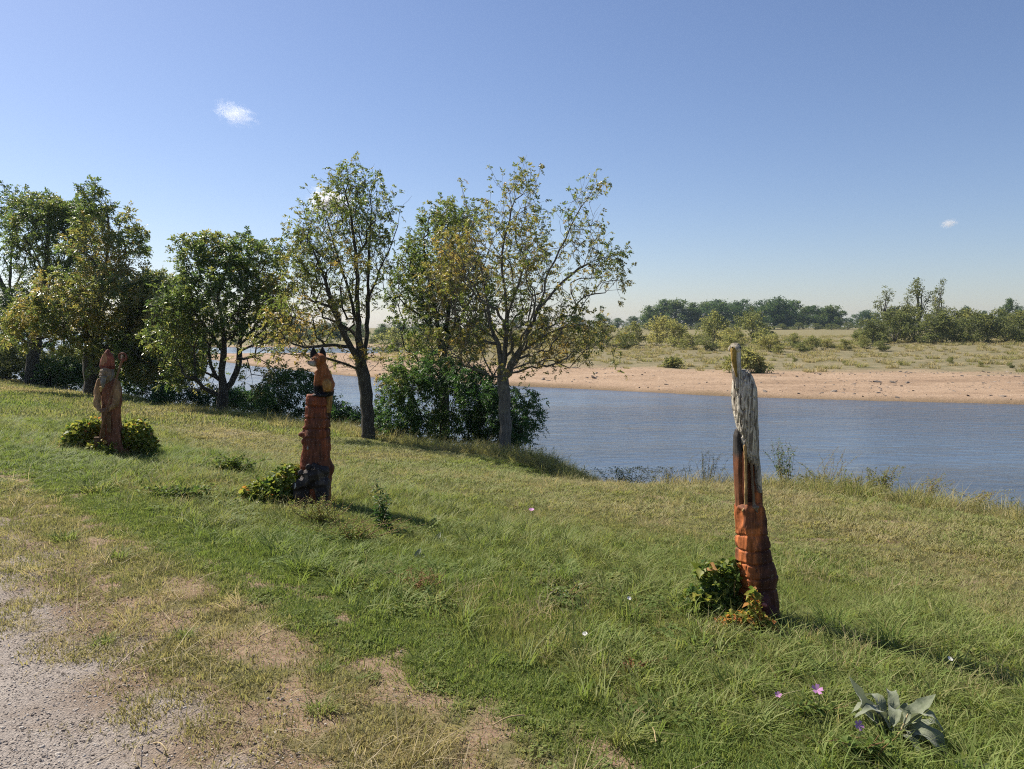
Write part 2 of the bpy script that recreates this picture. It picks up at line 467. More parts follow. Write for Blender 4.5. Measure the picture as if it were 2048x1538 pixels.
# far bank
SX = [-1500, -400, -200, -100, -60, -36, -17, 3.2, 17, 33, 60, 120, 300, 900, 1800]
SY = [1500, 700, 400, 210, 140, 103, 79, 64, 54.5, 49.7, 43.5, 31, -5, -120, -300]
def ys(x):
    return (np.interp(x, SX, SY) * 2 + np.interp(x - 4, SX, SY) + np.interp(x + 4, SX, SY)) / 4
def fz(x, y):
    x = np.asarray(x, float); y = np.asarray(y, float)
    s = (y - ys(x)) * 0.86 + (fbm(x * 0.12, y * 0.12, 61, 3) - 0.5) * 1.6
    z = np.interp(s, [-40, -8, 0, 1.2, 6, 20, 60, 100, 200, 400, 800, 1500], [-6, -4.4, -3.42, -3.12, -2.95, -2.65, -1.95, -1.1, 0.15, 1.2, 1.4, 1.4])
    z = z + 0.14 * (sst(8.4, 9.0, s) - sst(9.0, 12.5, s)) + 0.16 * (sst(14.5, 15.1, s) - sst(15.1, 19, s))
    low = sst(-4, -16, x)
    z = z * (1 - low) + low * np.minimum(z, np.interp(s, [0, 3, 40, 100, 200, 400], [-3.42, -3.1, -3.05, -2.4, -1, 0.5]))
    ch = sst(-8, -20, x) * sst(141, 150, y + (x + 33) * 0.0) * sst(200, 190, y)
    z = z - ch * 1.6
    z = z + (fbm(x * 0.25, y * 0.25, 62, 4) - 0.5) * 0.30 * sst(3, 12, s) + (fbm(x * 0.05, y * 0.05, 63, 3) - 0.5) * 0.9 * sst(25, 80, s)
    return z
def fz1(x, y): return float(fz(np.array([x]), np.array([y]))[0])
xa = grid_axis([(-900, -120, 20), (-120, -20, 2.0), (-20, 90, 0.7), (90, 200, 4), (200, 900, 30)])
sa_ = grid_axis([(-20, -2, 3), (-2, 45, 0.7), (45, 160, 2.2), (160, 400, 10), (400, 1400, 60)])
XX, SS = np.meshgrid(xa, sa_)
YY = ys(XX) + SS
ZZ = fz(XX, YY)
nn_ = fbm(XX * 0.09, YY * 0.16, 71, 4)
scrub = sst(17, 30, SS + (nn_ - 0.5) * 22) * sst(-22, -5, XX)
meadow = sst(95, 140, SS + (nn_ - 0.5) * 30)
meadow = np.maximum(meadow, sst(195, 205, YY) * sst(0, -15, XX))
wet = sst(2.2, 0.2, SS + (nn_ - 0.5) * 2)
sheet('sandbank', XX, YY, ZZ, M['sand'], {'scrub': scrub, 'meadow': meadow, 'wet': wet})

# ------------------------------------------------------------------ leaf + tube builders
class Leaves:
    def __init__(s): s.V = []; s.T = []; s.n = 0; s.F = []
    def rhomb(s, C, A, N, L, Wd, tint, fold=0.18, wpos=0.45, curl=0.12):
        C = np.asarray(C); A = np.asarray(A); N = np.asarray(N); n = len(C)
        L = np.broadcast_to(np.asarray(L, float), (n,))[:, None]; Wd = np.broadcast_to(np.asarray(Wd, float), (n,))[:, None]
        S = np.cross(A, N); S /= np.linalg.norm(S, axis=1, keepdims=True) + 1e-9
        b = C; t = C + A * L - N * L * curl
        mid = C + A * L * wpos
        r = mid + S * Wd * 0.5 + N * Wd * fold; l = mid - S * Wd * 0.5 + N * Wd * fold
        V = np.stack([b, r, t, l], 1).reshape(-1, 3)
        i = s.n + np.arange(n)[:, None] * 4
        s.F.append(np.concatenate([i + np.array([[0, 1, 2]]), i + np.array([[0, 2, 3]])]))
        s.V.append(V); s.T.append(np.repeat(np.broadcast_to(np.asarray(tint, float), (n,)), 4)); s.n += 4 * n
    def build(s, name, m, parent=None):
        me = bpy.data.meshes.new(name)
        setgeo(me, np.concatenate(s.V), [np.concatenate(s.F)], False)
        fattr(me, 'tint', np.clip(np.concatenate(s.T), 0, 1))
        return mobj(name, me, m, parent)

def unit(a):
    return a / (np.linalg.norm(a, axis=-1, keepdims=True) + 1e-9)

class Tubes:
    def __init__(s): s.V = []; s.F = []; s.n = 0; s.T = []
    def add(s, P, rad, k=5, tint=0.5, cap=True):
        P = np.asarray(P, float); rad = np.broadcast_to(np.asarray(rad, float), (len(P),))
        n = len(P)
        T = np.gradient(P, axis=0); T = unit(T)
        ref = np.array([0.31, 0.87, 0.22]); 
        A = unit(np.cross(T, ref)); B = np.cross(T, A)
        th = np.arange(k) * 2 * math.pi / k
        ring = P[:, None] + rad[:, None, None] * (A[:, None] * np.cos(th)[None, :, None] + B[:, None] * np.sin(th)[None, :, None])
        s.V.append(ring.reshape(-1, 3)); s.T.append(np.full(n * k, tint))
        i = np.arange(n - 1)[:, None] * k; j = np.arange(k)[None]; j2 = (j + 1) % k
        q = np.stack([i + j, i + j2, i + k + j2, i + k + j], -1).reshape(-1, 4) + s.n
        s.F.append(q)
        s.n += n * k
    def build(s, name, m, parent=None):
        me = bpy.data.meshes.new(name)
        setgeo(me, np.concatenate(s.V), [np.concatenate(s.F)], True)
        fattr(me, 'tint', np.concatenate(s.T))
        return mobj(name, me, m, parent)

def subdiv(P, step, jit, rng):
    P = np.asarray(P, float)
    # Catmull-Rom through the points
    out = []
    Q = np.vstack([2 * P[0] - P[1], P, 2 * P[-1] - P[-2]])
    for i in range(1, len(Q) - 2):
        L = np.linalg.norm(Q[i + 1] - Q[i]); n = max(1, int(round(L / step)))
        t = (np.arange(n) / n)[:, None]
        a, b, c, d = Q[i - 1], Q[i], Q[i + 1], Q[i + 2]
        out.append(0.5 * ((2 * b) + (-a + c) * t + (2 * a - 5 * b + 4 * c - d) * t * t + (-a + 3 * b - 3 * c + d) * t ** 3))
    out.append(P[-1:]); o = np.concatenate(out)
    o[1:-1] += rng.normal(0, jit, o[1:-1].shape)
    return o

def skeleton(rng, limbs, pts, bf=0.35, step=0.22, jit=0.012):
    """limbs: polylines (local). pts: crown points joined greedily with a path-length bias."""
    pos = []; par = []; plen = []
    for li, L in enumerate(limbs):
        P = subdiv(L, step, jit, rng)
        if li == 0: prev = -1; start = 0
        else:
            A = np.array(pos); prev = int(np.argmin(((A - P[0]) ** 2).sum(1))); start = 1
        for q in P[start:]:
            pl = 0 if prev < 0 else plen[prev] + np.linalg.norm(q - pos[prev])
            pos.append(q); par.append(prev); plen.append(pl); prev = len(pos) - 1
    n0 = len(pos); n = len(pts)
    pos = np.vstack([np.array(pos), pts]); par = np.array(par + [-2] * n); plen = np.array(plen + [0.0] * n)
    # trunk part below first fork should not sprout: only nodes above a height
    zmin = limbs[0][-1][2] * 0.45
    D = np.full(n, 1e9); best = np.zeros(n, int)
    for k in range(n0):
        if pos[k, 2] < min(zmin, pos[n0:, 2].min() + 0.3): continue
        d = np.linalg.norm(pts - pos[k], axis=1)
        up = (pts[:, 2] - pos[k, 2]) / (d + 1e-6)
        c = d * (1.25 - 0.25 * up) + bf * plen[k]
        mk = c < D; D[mk] = c[mk]; best[mk] = k
    done = np.zeros(n, bool)
    for _ in range(n):
        i = int(np.argmin(np.where(done, 1e12, D))); done[i] = True
        k = n0 + i; par[k] = best[i]; plen[k] = plen[best[i]] + np.linalg.norm(pos[k] - pos[best[i]])
        d = np.linalg.norm(pts - pos[k], axis=1)
        up = (pts[:, 2] - pos[k, 2]) / (d + 1e-6)
        c = d * (1.25 - 0.25 * up) + bf * plen[k]
        mk = (c < D) & ~done; D[mk] = c[mk]; best[mk] = k
    return pos, par, n0

def radii(pos, par, R0, rtip):
    n = len(pos); w = np.zeros(n); ch = [[] for _ in range(n)]
    for i in range(n):
        if par[i] >= 0: ch[par[i]].append(i)
    order = []; st = [i for i in range(n) if par[i] < 0]
    while st:
        i = st.pop(); order.append(i); st.extend(ch[i])
    for i in reversed(order):
        w[i] = max(1.0, sum(w[c] for c in ch[i])) if ch[i] else 1.0
    root = order[0]
    e = math.log(R0 / rtip) / math.log(max(w[root], 2))
    return rtip * w ** e, ch, w

def wood(pos, ch, rad, root, tb, flare=1.35):
    stack = [(root, None)]
    while stack:
        i, pre = stack.pop()
        chain = [] if pre is None else [pre]
        chain.append(i)
        cur = i
        while ch[cur]:
            cs = sorted(ch[cur], key=lambda c: -rad[c])
            for c in cs[1:]: stack.append((c, cur))
            cur = cs[0]; chain.append(cur)
        P = pos[chain]; r = rad[chain].copy()
        if pre is not None: r[0] = min(r[0], r[1] * 1.15)
        else:
            h = P[:, 2] - P[0, 2]; r *= 1 + (flare - 1) * np.exp(-h / 0.22)
        if len(chain) < 2: continue
        k = 9 if r.max() > 0.06 else (6 if r.max() > 0.02 else 3)
        tb.add(P, r, k)

def ell_pts(rng, ells, n, shell=0.55, gap=0.0, gscale=1.0, seed=0):
    w = np.array([e[6] if len(e) > 6 else e[3] * e[4] * e[5] for e in ells], float); w /= w.sum()
    out = []
    while len(out) < n:
        e = ells[rng.choice(len(ells), p=w)]
        d = unit(rng.normal(size=3)); r = rng.random() ** (1 / 3.0 * (1 - shell * 0.6))
        q = np.array(e[:3]) + d * r * np.array(e[3:6])
        if gap > 0:
            g = mnoise.noise(Vector(q * gscale) + Vector((seed * 7.1, 3.3, 1.7)))
            if g < -0.5 + gap and rng.random() < 0.9: continue
        out.append(q)
    return np.array(out)

def sprays(rng, lv, O, D, length, leaflets=7, ll=0.075, lw=0.032, tint=0.4, tvar=0.18, droop=0.35):
    """compound leaves: pairs of leaflets along a rachis"""
    n = len(O)
    D = unit(D)
    side = unit(np.cross(D, unit(rng.normal(size=(n, 3)) * 0.5 + np.array([0, 0, 1.0]))))
    up = np.cross(side, D)
    length = np.broadcast_to(np.asarray(length, float), (n,))
    tin = np.broadcast_to(np.asarray(tint, float), (n,)) + rng.normal(0, tvar, n)
    pairs = leaflets // 2
    for k in range(pairs + 1):
        f = 0.25 + 0.75 * k / max(pairs, 1)
        pt = O + D * (length * f)[:, None] + np.array([0, 0, -1.0]) * (droop * length * f * f)[:, None]
        for sgn in ((1, -1) if k < pairs else (0,)):
            a = unit(D * (0.55 if sgn else 1) + side * sgn * 0.9 + rng.normal(0, 0.25, (n, 3)) + np.array([0, 0, -0.25]))
            nn2 = unit(up + rng.normal(0, 0.45, (n, 3)))
            sc = rng.uniform(0.7, 1.2, n)
            lv.rhomb(pt, a, nn2, ll * sc, lw * sc, tin + rng.normal(0, 0.05, n))

def make_tree(name, label, base, limbs, ells, npts, R0, seed, leafm, barkm, group=None, rtip=0.006,
              ntw=1.0, nspray=3, leaflets=7, ll=0.075, lw=0.034, slen=0.17, tint=0.4, tvar=0.15, gap=0.25, gscale=1.0,
              shell=0.5, bf=0.3, tfun=None, bare=0.0, twig=0.35, cat='tree', up=0.45):
    rng = np.random.default_rng(seed)
    pts = ell_pts(rng, ells, npts, shell, gap, gscale, seed)
    pos, par, n0 = skeleton(rng, limbs, pts, bf)
    rad, ch, w = radii(pos, par, R0, rtip)
    tb = Tubes()
    wood(pos, ch, rad, 0, tb)
    cen = np.array([0, 0, limbs[0][-1][2] * 0.9])
    lv = Leaves()
    # twigs growing on from thin nodes
    cand = np.where((w <= 3) & (np.arange(len(pos)) >= 3))[0]
    O = []; D = []
    for i in cand:
        k = int(ntw + rng.random())
        pdir = pos[i] - pos[par[i]]; pdir = pdir / (np.linalg.norm(pdir) + 1e-6)
        isb = rng.random() < bare
        for _ in range(max(k, 1 if w[i] == 1 else 0)):
            d = unit(pdir + rng.normal(0, 0.5, 3) + np.array([0, 0, up]))
            L = twig * rng.uniform(0.5, 1.3)
            p = [pos[i]]; dd = d.copy()
            for q in range(3):
                dd = unit(dd + rng.normal(0, 0.18, 3) + np.array([0, 0, 0.08])); p.append(p[-1] + dd * L / 3)
            tb.add(p, [rtip * 0.9, rtip * 0.75, rtip * 0.6, rtip * 0.4], 3)
            if isb: continue
            for q in range(nspray):
                f = rng.choice([1, 2, 3, 3]); O.append(p[f] + rng.normal(0, 0.02, 3)); D.append(unit(dd * 0.5 + rng.normal(0, 0.8, 3) + np.array([0, 0, -0.05])))
    O = np.array(O); D = np.array(D)
    ti = np.full(len(O), tint)
    if tfun is not None: ti = ti + tfun(O)
    cl = noise3(O * 0.9 + seed)
    ti = ti + cl * 0.35
    sprays(rng, lv, O, D, slen * rng.uniform(0.7, 1.2, len(O)), leaflets, ll, lw, ti, tvar)
    t = thing(name, label, cat, base, 0, group)
    tb.build('trunk', barkm, t)
    lv.build('crown', leafm, t)
    return t

def make_shrub(name, label, base, ells, npts, seed, leafm, barkm, group=None, ll=0.06, lw=0.03, n=3, tint=0.4, tvar=0.2, stems=5, cat='shrub',
               gap=0.15, rs=0.02, leaflets=5, slen=0.12, gscale=1.2, twig=0.25):
    rng = np.random.default_rng(seed)
    top = max(e[2] for e in ells)
    limbs = [[(0, 0, -0.15), (rng.normal(0, .05), rng.normal(0, .05), top * 0.25), (rng.normal(0, .1), rng.normal(0, .1), top * 0.5)]]
    for k in range(stems):
        e = ells[k % len(ells)]
        limbs.append([(0, 0, 0), (e[0] * 0.4 + rng.normal(0, .1), e[1] * 0.4 + rng.normal(0, .1), top * 0.25), (e[0] * 0.8, e[1] * 0.8, e[2] * 0.8)])
    return make_tree(name, label, base, limbs, ells, npts, rs, seed, leafm, barkm, group, 0.003, 1.4, n, leaflets, ll, lw, slen, tint, tvar, gap, gscale, 0.3, 0.2, None, 0.0, twig, cat, 0.35)

# ------------------------------------------------------------------ trees on the bank
class Spot:
    """measures a thing standing at a ground point from its outline in the photograph (real metres, own distance)"""
    def __init__(s, px, py, base=None):
        s.b = ground_at(px, py) if base is None else Vector(base); s.k = s.b.y / FPX
    def p(s, px, py, dy=0.0):
        q = at_depth(px, py, s.b.y + dy) - s.b; return (q.x, q.y, q.z)
    def e(s, px, py, rx, rz, ry=None, dy=0.0, w=None):
        if rz > 34: py, rz = py + 12, rz - 14
        q = s.p(px, py, dy); ry = rx * s.k if ry is None else ry
        return (*q, rx * s.k, ry, rz * s.k) + ((w,) if w else ())

TG = 'trees along the river bank'
# right-hand ash with thin, yellowing crown
S = Spot(1012, 915)
def t1(O): return 0.12 - 0.10 * np.clip(O[:, 2] - 4.0, 0, 2) + 0.0 * O[:, 0]
make_tree('ash_tree', 'thin-leaved ash with pale grey trunk leaning out over the river, rightmost of the bank trees', S.b,
    [[(0, 0, -0.2), S.p(1010, 850), S.p(1008, 780), S.p(1003, 735)],
     [S.p(1003, 735), S.p(995, 690, .1), S.p(978, 640, .3), S.p(968, 560, .5), S.p(945, 460, .6), S.p(925, 380, .6)],
     [S.p(1005, 735), S.p(1012, 680), S.p(1012, 600, -.2), S.p(1005, 500, -.2), S.p(1030, 400, -.1)],
     [S.p(1010, 760), S.p(1040, 700, -.2), S.p(1075, 620, -.4), S.p(1100, 540, -.5), S.p(1150, 440, -.5), S.p(1185, 380, -.5)],
     [S.p(1075, 620, -.4), S.p(1130, 560, -.3), S.p(1190, 520, -.2), S.p(1235, 520, -.2)],
     [S.p(1025, 720, -.1), S.p(1090, 670, .3), S.p(1160, 650, .7), S.p(1215, 680, .9), S.p(1232, 740, 1.0)],
     [S.p(985, 670, .1), S.p(930, 640, -.5), S.p(880, 640, -1.0), S.p(850, 690, -1.2)],
     [S.p(1012, 640), S.p(1050, 520, .6), S.p(1060, 430, .8), S.p(1055, 345, .8)]],
    [S.e(985, 530, 120, 140, 1.7, 0, 5), S.e(1100, 530, 110, 130, 1.5, 0, 1.9), S.e(905, 590, 70, 130, 1.3, -.3, 2), S.e(1120, 670, 110, 70, 1.4, 0, 2.6),
     S.e(1000, 700, 130, 60, 1.3, 0, 1.4), S.e(1040, 380, 40, 55, .6, 0, .3), S.e(1180, 420, 45, 70, .8, 0, .45), S.e(1215, 540, 45, 60, .7, 0, .5)],
    1300, 0.135, 3, M['ash'], M['bark'], TG, rtip=0.005, ntw=1.2, nspray=4, leaflets=9, ll=0.058, lw=0.028, slen=0.10, tint=0.58, tvar=0.16, gap=0.2, tfun=t1, bare=0.22, twig=0.42, up=0.55)

# middle tree, two upright leaders
S = Spot(737, 880)
make_tree('ash_tree', 'slender upright tree with two tall leaders, between fox post and bushy tree', S.b,
    [[(0, 0, -0.2), S.p(735, 830), S.p(730, 770), S.p(724, 740)],
     [S.p(724, 740), S.p(719, 690), S.p(716, 610), S.p(712, 520), S.p(700, 420), S.p(680, 350)],
     [S.p(728, 740), S.p(733, 680, .2), S.p(736, 600, .3), S.p(738, 500, .3), S.p(742, 420, .2), S.p(730, 350, .2)],
     [S.p(722, 730), S.p(700, 690, -.2), S.p(680, 650, -.3), S.p(650, 560, -.4), S.p(610, 460, -.3)],
     [S.p(718, 660), S.p(690, 560, .4), S.p(660, 460, .5), S.p(640, 400, .5)],
     [S.p(737, 600, .3), S.p(765, 530, .0), S.p(790, 470, -.2), S.p(800, 420, -.2)],
     [S.p(723, 742), S.p(690, 728, -.3), S.p(640, 712, -.6)],
     [S.p(719, 700), S.p(670, 690, -.6), S.p(610, 695, -1.0)],
     [S.p(718, 670), S.p(660, 640, .3), S.p(600, 625, .5)],
     [S.p(738, 830), S.p(755, 800, .2), S.p(775, 775, .3)]],
    [S.e(690, 500, 100, 130, 1.6, 0, 4), S.e(735, 430, 55, 95, 1.0, 0, 1.2), S.e(690, 365, 30, 35, .5, 0, .35), S.e(620, 520, 50, 90, 1.0, 0, 1.2), S.e(625, 630, 85, 60, 1.4, -.6, 1.3), S.e(560, 690, 60, 40, 1.0, -.9, .45),
     S.e(690, 710, 70, 35, 1.0, 0, .5)],
    900, 0.16, 7, M['ash'], M['bark_dark'], TG, rtip=0.0055, ntw=1.0, nspray=4, leaflets=9, ll=0.07, lw=0.032, slen=0.13, tint=0.45, tvar=0.16, gap=0.2, bare=0.12, twig=0.45, up=0.6,
    tfun=lambda O: 0.28 * (O[:, 2] < 3.2))

# bushy tree between them, further down the bank
S = Spot(0, 0, (at_depth(885, 866, 22.5).x, 22.5, gz1(at_depth(885, 866, 22.5).x, 22.5)))
make_tree('ash_tree', 'bushy full-crowned green tree rising behind the thin ash, trunk half hidden by dark shrub', S.b,
    [[(0, 0, -0.2), S.p(888, 830), S.p(888, 770), S.p(885, 700)],
     [S.p(885, 700), S.p(870, 620), S.p(850, 520), S.p(850, 450)],
     [S.p(887, 690), S.p(900, 600, .3), S.p(905, 500, .3), S.p(895, 420, .3)],
     [S.p(885, 700), S.p(860, 650, -.4), S.p(810, 610, -.6), S.p(790, 590, -.6)],
     [S.p(887, 690), S.p(930, 620, -.3), S.p(955, 560, -.3)]],
    [S.e(880, 520, 75, 120, 1.4, 0, 3), S.e(835, 580, 60, 110, 1.1, 0, 2), S.e(930, 590, 60, 120, 1.2, 0, 2), S.e(895, 440, 55, 50, .9, 0, 1), S.e(880, 700, 90, 60, 1.3, 0, 1.6)],
    820, 0.15, 11, M['ash'], M['bark_dark'], TG, rtip=0.006, ntw=1.2, nspray=5, leaflets=9, ll=0.08, lw=0.036, slen=0.16, tint=0.40, tvar=0.14, gap=0.12, twig=0.35)

# forked tree to the left of the fox
S = Spot(445, 822)
make_tree('oak_tree', 'low-forked green tree with two bowed trunks, river showing beneath its crown', S.b,
    [[(0, 0, -0.2), S.p(445, 805), S.p(446, 785)],
     [S.p(446, 785), S.p(444, 740), S.p(448, 690), S.p(440, 620), S.p(425, 540), S.p(410, 480)],
     [S.p(447, 785), S.p(462, 765, .2), S.p(476, 735, .3), S.p(480, 690, .3), S.p(490, 620, .3), S.p(495, 540, .3), S.p(500, 490, .3)],
     [S.p(444, 700), S.p(400, 640, -.4), S.p(370, 600, -.5)],
     [S.p(482, 690), S.p(520, 640, -.2), S.p(550, 600, -.2)],
     [S.p(478, 720), S.p(510, 715, -.5), S.p(545, 735, -.7), S.p(560, 775, -.8)]],
    [S.e(455, 590, 95, 100, 2.0, 0, 5), S.e(410, 500, 45, 45, 1.0, 0, .9), S.e(500, 510, 60, 50, 1.2, 0, 1.3), S.e(370, 650, 60, 100, 1.5, 0, 2.6), S.e(535, 620, 55, 90, 1.4, 0, 1.7), S.e(390, 740, 45, 50, 1.0, 0, .9),
     S.e(530, 760, 40, 25, .8, -.7, .25)],
    950, 0.2, 15, M['elm'], M['bark_dark'], TG, rtip=0.007, ntw=1.3, nspray=6, leaflets=7, ll=0.105, lw=0.055, slen=0.19, tint=0.45, tvar=0.18, gap=0.18, twig=0.4,
    tfun=lambda O: 0.30 * sst(0.9, 1.9, O[:, 0]) * (O[:, 2] < 5))

# big trees at the left
S = Spot(187, 792)
make_tree('oak_tree', 'broad dark-trunked tree with drooping yellow-green boughs right behind the bishop carving', S.b,
    [[(0, 0, -0.2), S.p(186, 760), S.p(184, 720), S.p(190, 680)],
     [S.p(190, 680), S.p(200, 600), S.p(215, 500), S.p(215, 430), S.p(190, 395)],
     [S.p(190, 690), S.p(240, 620, -.8), S.p(290, 570, -1.2), S.p(325, 560, -1.4)],
     [S.p(188, 690), S.p(150, 630, -1), S.p(110, 600, -1.6), S.p(80, 640, -2)],
     [S.p(195, 650), S.p(240, 540, .8), S.p(260, 460, 1.0)],
     [S.p(190, 690), S.p(215, 700, -1), S.p(250, 690, -1.8), S.p(285, 720, -2.2)]],
    [S.e(200, 600, 120, 90, 2.6, -.8, 5), S.e(290, 600, 60, 80, 1.6, -1, 1.7), S.e(215, 470, 65, 80, 1.8, 0, 2.2), S.e(100, 640, 80, 55, 1.8, -1.5, 2), S.e(260, 700, 75, 55, 1.6, -1, 1.8), S.e(190, 405, 25, 25, .7, 0, .25), S.e(305, 670, 60, 85, 1.5, -1, 2.2)],
    1250, 0.36, 19, M['elm'], M['bark_dark'], TG, rtip=0.008, ntw=1.3, nspray=6, leaflets=7, ll=0.125, lw=0.065, slen=0.25, tint=0.66, tvar=0.2, gap=0.14, twig=0.45, up=0.2,
    tfun=lambda O: 0.18 * (O[:, 2] < 6) - 0.1)
S = Spot(62, 771)
make_tree('oak_tree', 'tall dense tree with stout leaning trunk, second from the left edge', S.b,
    [[(0, 0, -0.2), S.p(64, 740), S.p(68, 700), S.p(72, 670)],
     [S.p(72, 670), S.p(85, 600), S.p(95, 500), S.p(95, 410)],
     [S.p(72, 670), S.p(115, 580, .4), S.p(150, 490, .6), S.p(155, 420, .6)],
     [S.p(70, 680), S.p(40, 620, -.6), S.p(20, 590, -.8)]],
    [S.e(105, 480, 75, 95, 2.4, 0, 4), S.e(150, 430, 45, 50, 1.4, 0, 1.2), S.e(75, 410, 45, 40, 1.3, 0, 1), S.e(60, 620, 75, 65, 2, 0, 2.2), S.e(155, 560, 60, 70, 2, 0, 2)],
    820, 0.32, 23, M['elm'], M['bark_dark'], TG, rtip=0.009, ntw=1.2, nspray=6, leaflets=7, ll=0.14, lw=0.075, slen=0.27, tint=0.35, tvar=0.18, gap=0.16, twig=0.5)
b = at_depth(12, 752, 46); S = Spot(0, 0, (b.x, 46, gz1(b.x, 46)))
make_tree('poplar_tree', 'tall open tree with see-through crown at the very left edge', S.b,
    [[(0, 0, -0.2), S.p(14, 680), S.p(20, 560), S.p(25, 450), S.p(10, 380)],
     [S.p(18, 600), S.p(45, 540), S.p(60, 480)], [S.p(18, 600), S.p(-10, 540), S.p(-40, 460), S.p(-50, 400)]],
    [S.e(10, 420, 60, 60, 2.4, 0, 3), S.e(20, 540, 60, 70, 2.2, 0, 1.6), S.e(-60, 480, 70, 110, 2.4, 0, 3), S.e(-20, 640, 80, 60, 2.2, 0, 2.5)],
    420, 0.26, 27, M['elm'], M['bark_dark'], TG, rtip=0.009, ntw=0.9, nspray=5, leaflets=7, ll=0.14, lw=0.075, slen=0.25, tint=0.2, tvar=0.15, gap=0.3, twig=0.6)
b = at_depth(325, 780, 39); S = Spot(0, 0, (b.x, 39, gz1(b.x, 39)))
make_tree('oak_tree', 'leafy tree half hidden between the broad dark-trunked tree and the low-forked tree', S.b,
    [[(0, 0, -0.2), S.p(325, 740), S.p(322, 690)], [S.p(322, 690), S.p(315, 620), S.p(320, 560)], [S.p(322, 690), S.p(345, 630), S.p(360, 580)], [S.p(322, 700), S.p(290, 650), S.p(275, 600)]],
    [S.e(318, 600, 55, 75, 1.6, 0, 3), S.e(345, 680, 60, 70, 1.6, 0, 2), S.e(285, 670, 50, 70, 1.6, 0, 2)],
    650, 0.18, 29, M['elm'], M['bark_dark'], TG, rtip=0.008, ntw=1.3, nspray=6, leaflets=7, ll=0.135, lw=0.07, slen=0.26, tint=0.5, tvar=0.18, gap=0.12, twig=0.45)

SG = 'shrubs on the bank slope'
def shrub_at(label, px, Y, ells, npts, seed, mat_='shrub', tint=0.35, ll=0.09, lw=0.045, n=4, dz=0.0, name='shrub', gap=0.15, leaflets=5, slen=0.14, twig=0.3):
    q = at_depth(px, 700, Y); S = Spot(0, 0, (q.x, Y, gz1(q.x, Y) - dz))
    return make_shrub(name, label, S.b, [S.e(e[0], e[1] - 12, e[2], e[3] + 14, *e[4:]) if e[3] > 20 else S.e(*e) for e in ells], int(npts * 1.15), seed, M[mat_], M['bark_dark'], SG, ll * .85, lw * .85, n + 2, tint, 0.16, 6, 'shrub', gap, 0.04, leaflets, slen, 1.0, twig)
shrub_at('big dark green shrub around the foot of the bushy tree at the water', 880, 20.6,
    [(820, 780, 60, 50, 1.1), (870, 755, 50, 40, 1.0), (935, 800, 70, 62, 1.2), (880, 870, 110, 45, 1.1), (790, 850, 50, 50, .9), (985, 870, 60, 50, .9)], 760, 31, tint=0.4, ll=0.10, lw=0.042, leaflets=7)
shrub_at('dark shrub leaning right over the water behind the pale ash trunk', 1030, 19.6,
    [(1042, 845, 40, 62, .7), (1020, 885, 48, 44, .7), (985, 820, 40, 45, .7)], 190, 33, tint=0.25, ll=0.09, lw=0.036, leaflets=7)
shrub_at('backlit dark shrub at the water left of the fox post', 590, 25.5,
    [(590, 790, 60, 45, 1.2), (560, 830, 70, 25, 1.2), (630, 820, 40, 30, .9)], 360, 35, tint=0.2, ll=0.1, lw=0.05)
shrub_at('small rounded shrub between fox post and two-leader tree', 690, 22.6,
    [(688, 850, 30, 25, .6), (675, 830, 18, 20, .4)], 110, 37, tint=0.3)
shrub_at('low dark shrubbery under the low-forked tree', 430, 30.0,
    [(410, 800, 50, 18, 1.2), (490, 805, 50, 18, 1.2), (355, 795, 40, 22, 1.2)], 300, 39, tint=0.25, ll=0.12, lw=0.06)
shrub_at('tall dense shrub filling the gap right of the bishop carving', 310, 34.0,
    [(300, 725, 55, 70, 1.6), (355, 705, 50, 75, 1.6), (270, 750, 40, 50, 1.2)], 680, 41, tint=0.32, ll=0.13, lw=0.065)
shrub_at('pale green shrub between the two stout dark trunks', 140, 46.0,
    [(130, 735, 40, 38, 1.6), (170, 750, 30, 25, 1.4)], 220, 43, 'willow', tint=0.15, ll=0.16, lw=0.075)
shrub_at('pale olive shrub at the left edge under the open tree', 20, 50.0,
    [(10, 720, 55, 40, 1.8), (-50, 725, 60, 40, 1.8)], 260, 45, 'willow', tint=0.1, ll=0.17, lw=0.08)
shrub_at('olive shrub mass filling the gap between the leftmost trunks', 35, 43.5, [(30, 725, 50, 42, 1.6), (85, 735, 40, 32, 1.4), (-30, 720, 50, 45, 1.6)], 420, 51, 'willow', tint=0.0, ll=0.15, lw=0.07)
shrub_at('low green shrub right of the second trunk from the left', 128, 42.0, [(125, 745, 36, 30, 1.2), (160, 752, 26, 24, 1.0)], 260, 53, tint=0.5, ll=0.14, lw=0.065)
shrub_at('low dark shrub behind the second trunk from the left', 100, 42.5,
    [(95, 755, 40, 18, 1.0)], 130, 47, tint=0.1, ll=0.13, lw=0.06)
shrub_at('dark leafy shrub closing the view behind the left trees', 225, 52.0,
    [(215, 700, 70, 55, 2.0), (60, 690, 70, 45, 2.0), (330, 700, 60, 50, 2.0)], 420, 48, tint=0.2, ll=0.2, lw=0.1)

# ------------------------------------------------------------------ far vegetation
ORD = ['first', 'second', 'third', 'fourth', 'fifth', 'sixth', 'seventh', 'eighth', 'ninth', 'tenth', 'eleventh', 'twelfth', 'thirteenth', 'fourteenth', 'fifteenth',
       'sixteenth', 'seventeenth', 'eighteenth', 'nineteenth', 'twentieth', 'twenty-first', 'twenty-second', 'twenty-third', 'twenty-fourth', 'twenty-fifth', 'twenty-sixth', 'twenty-seventh', 'twenty-eighth', 'twenty-ninth', 'thirtieth']

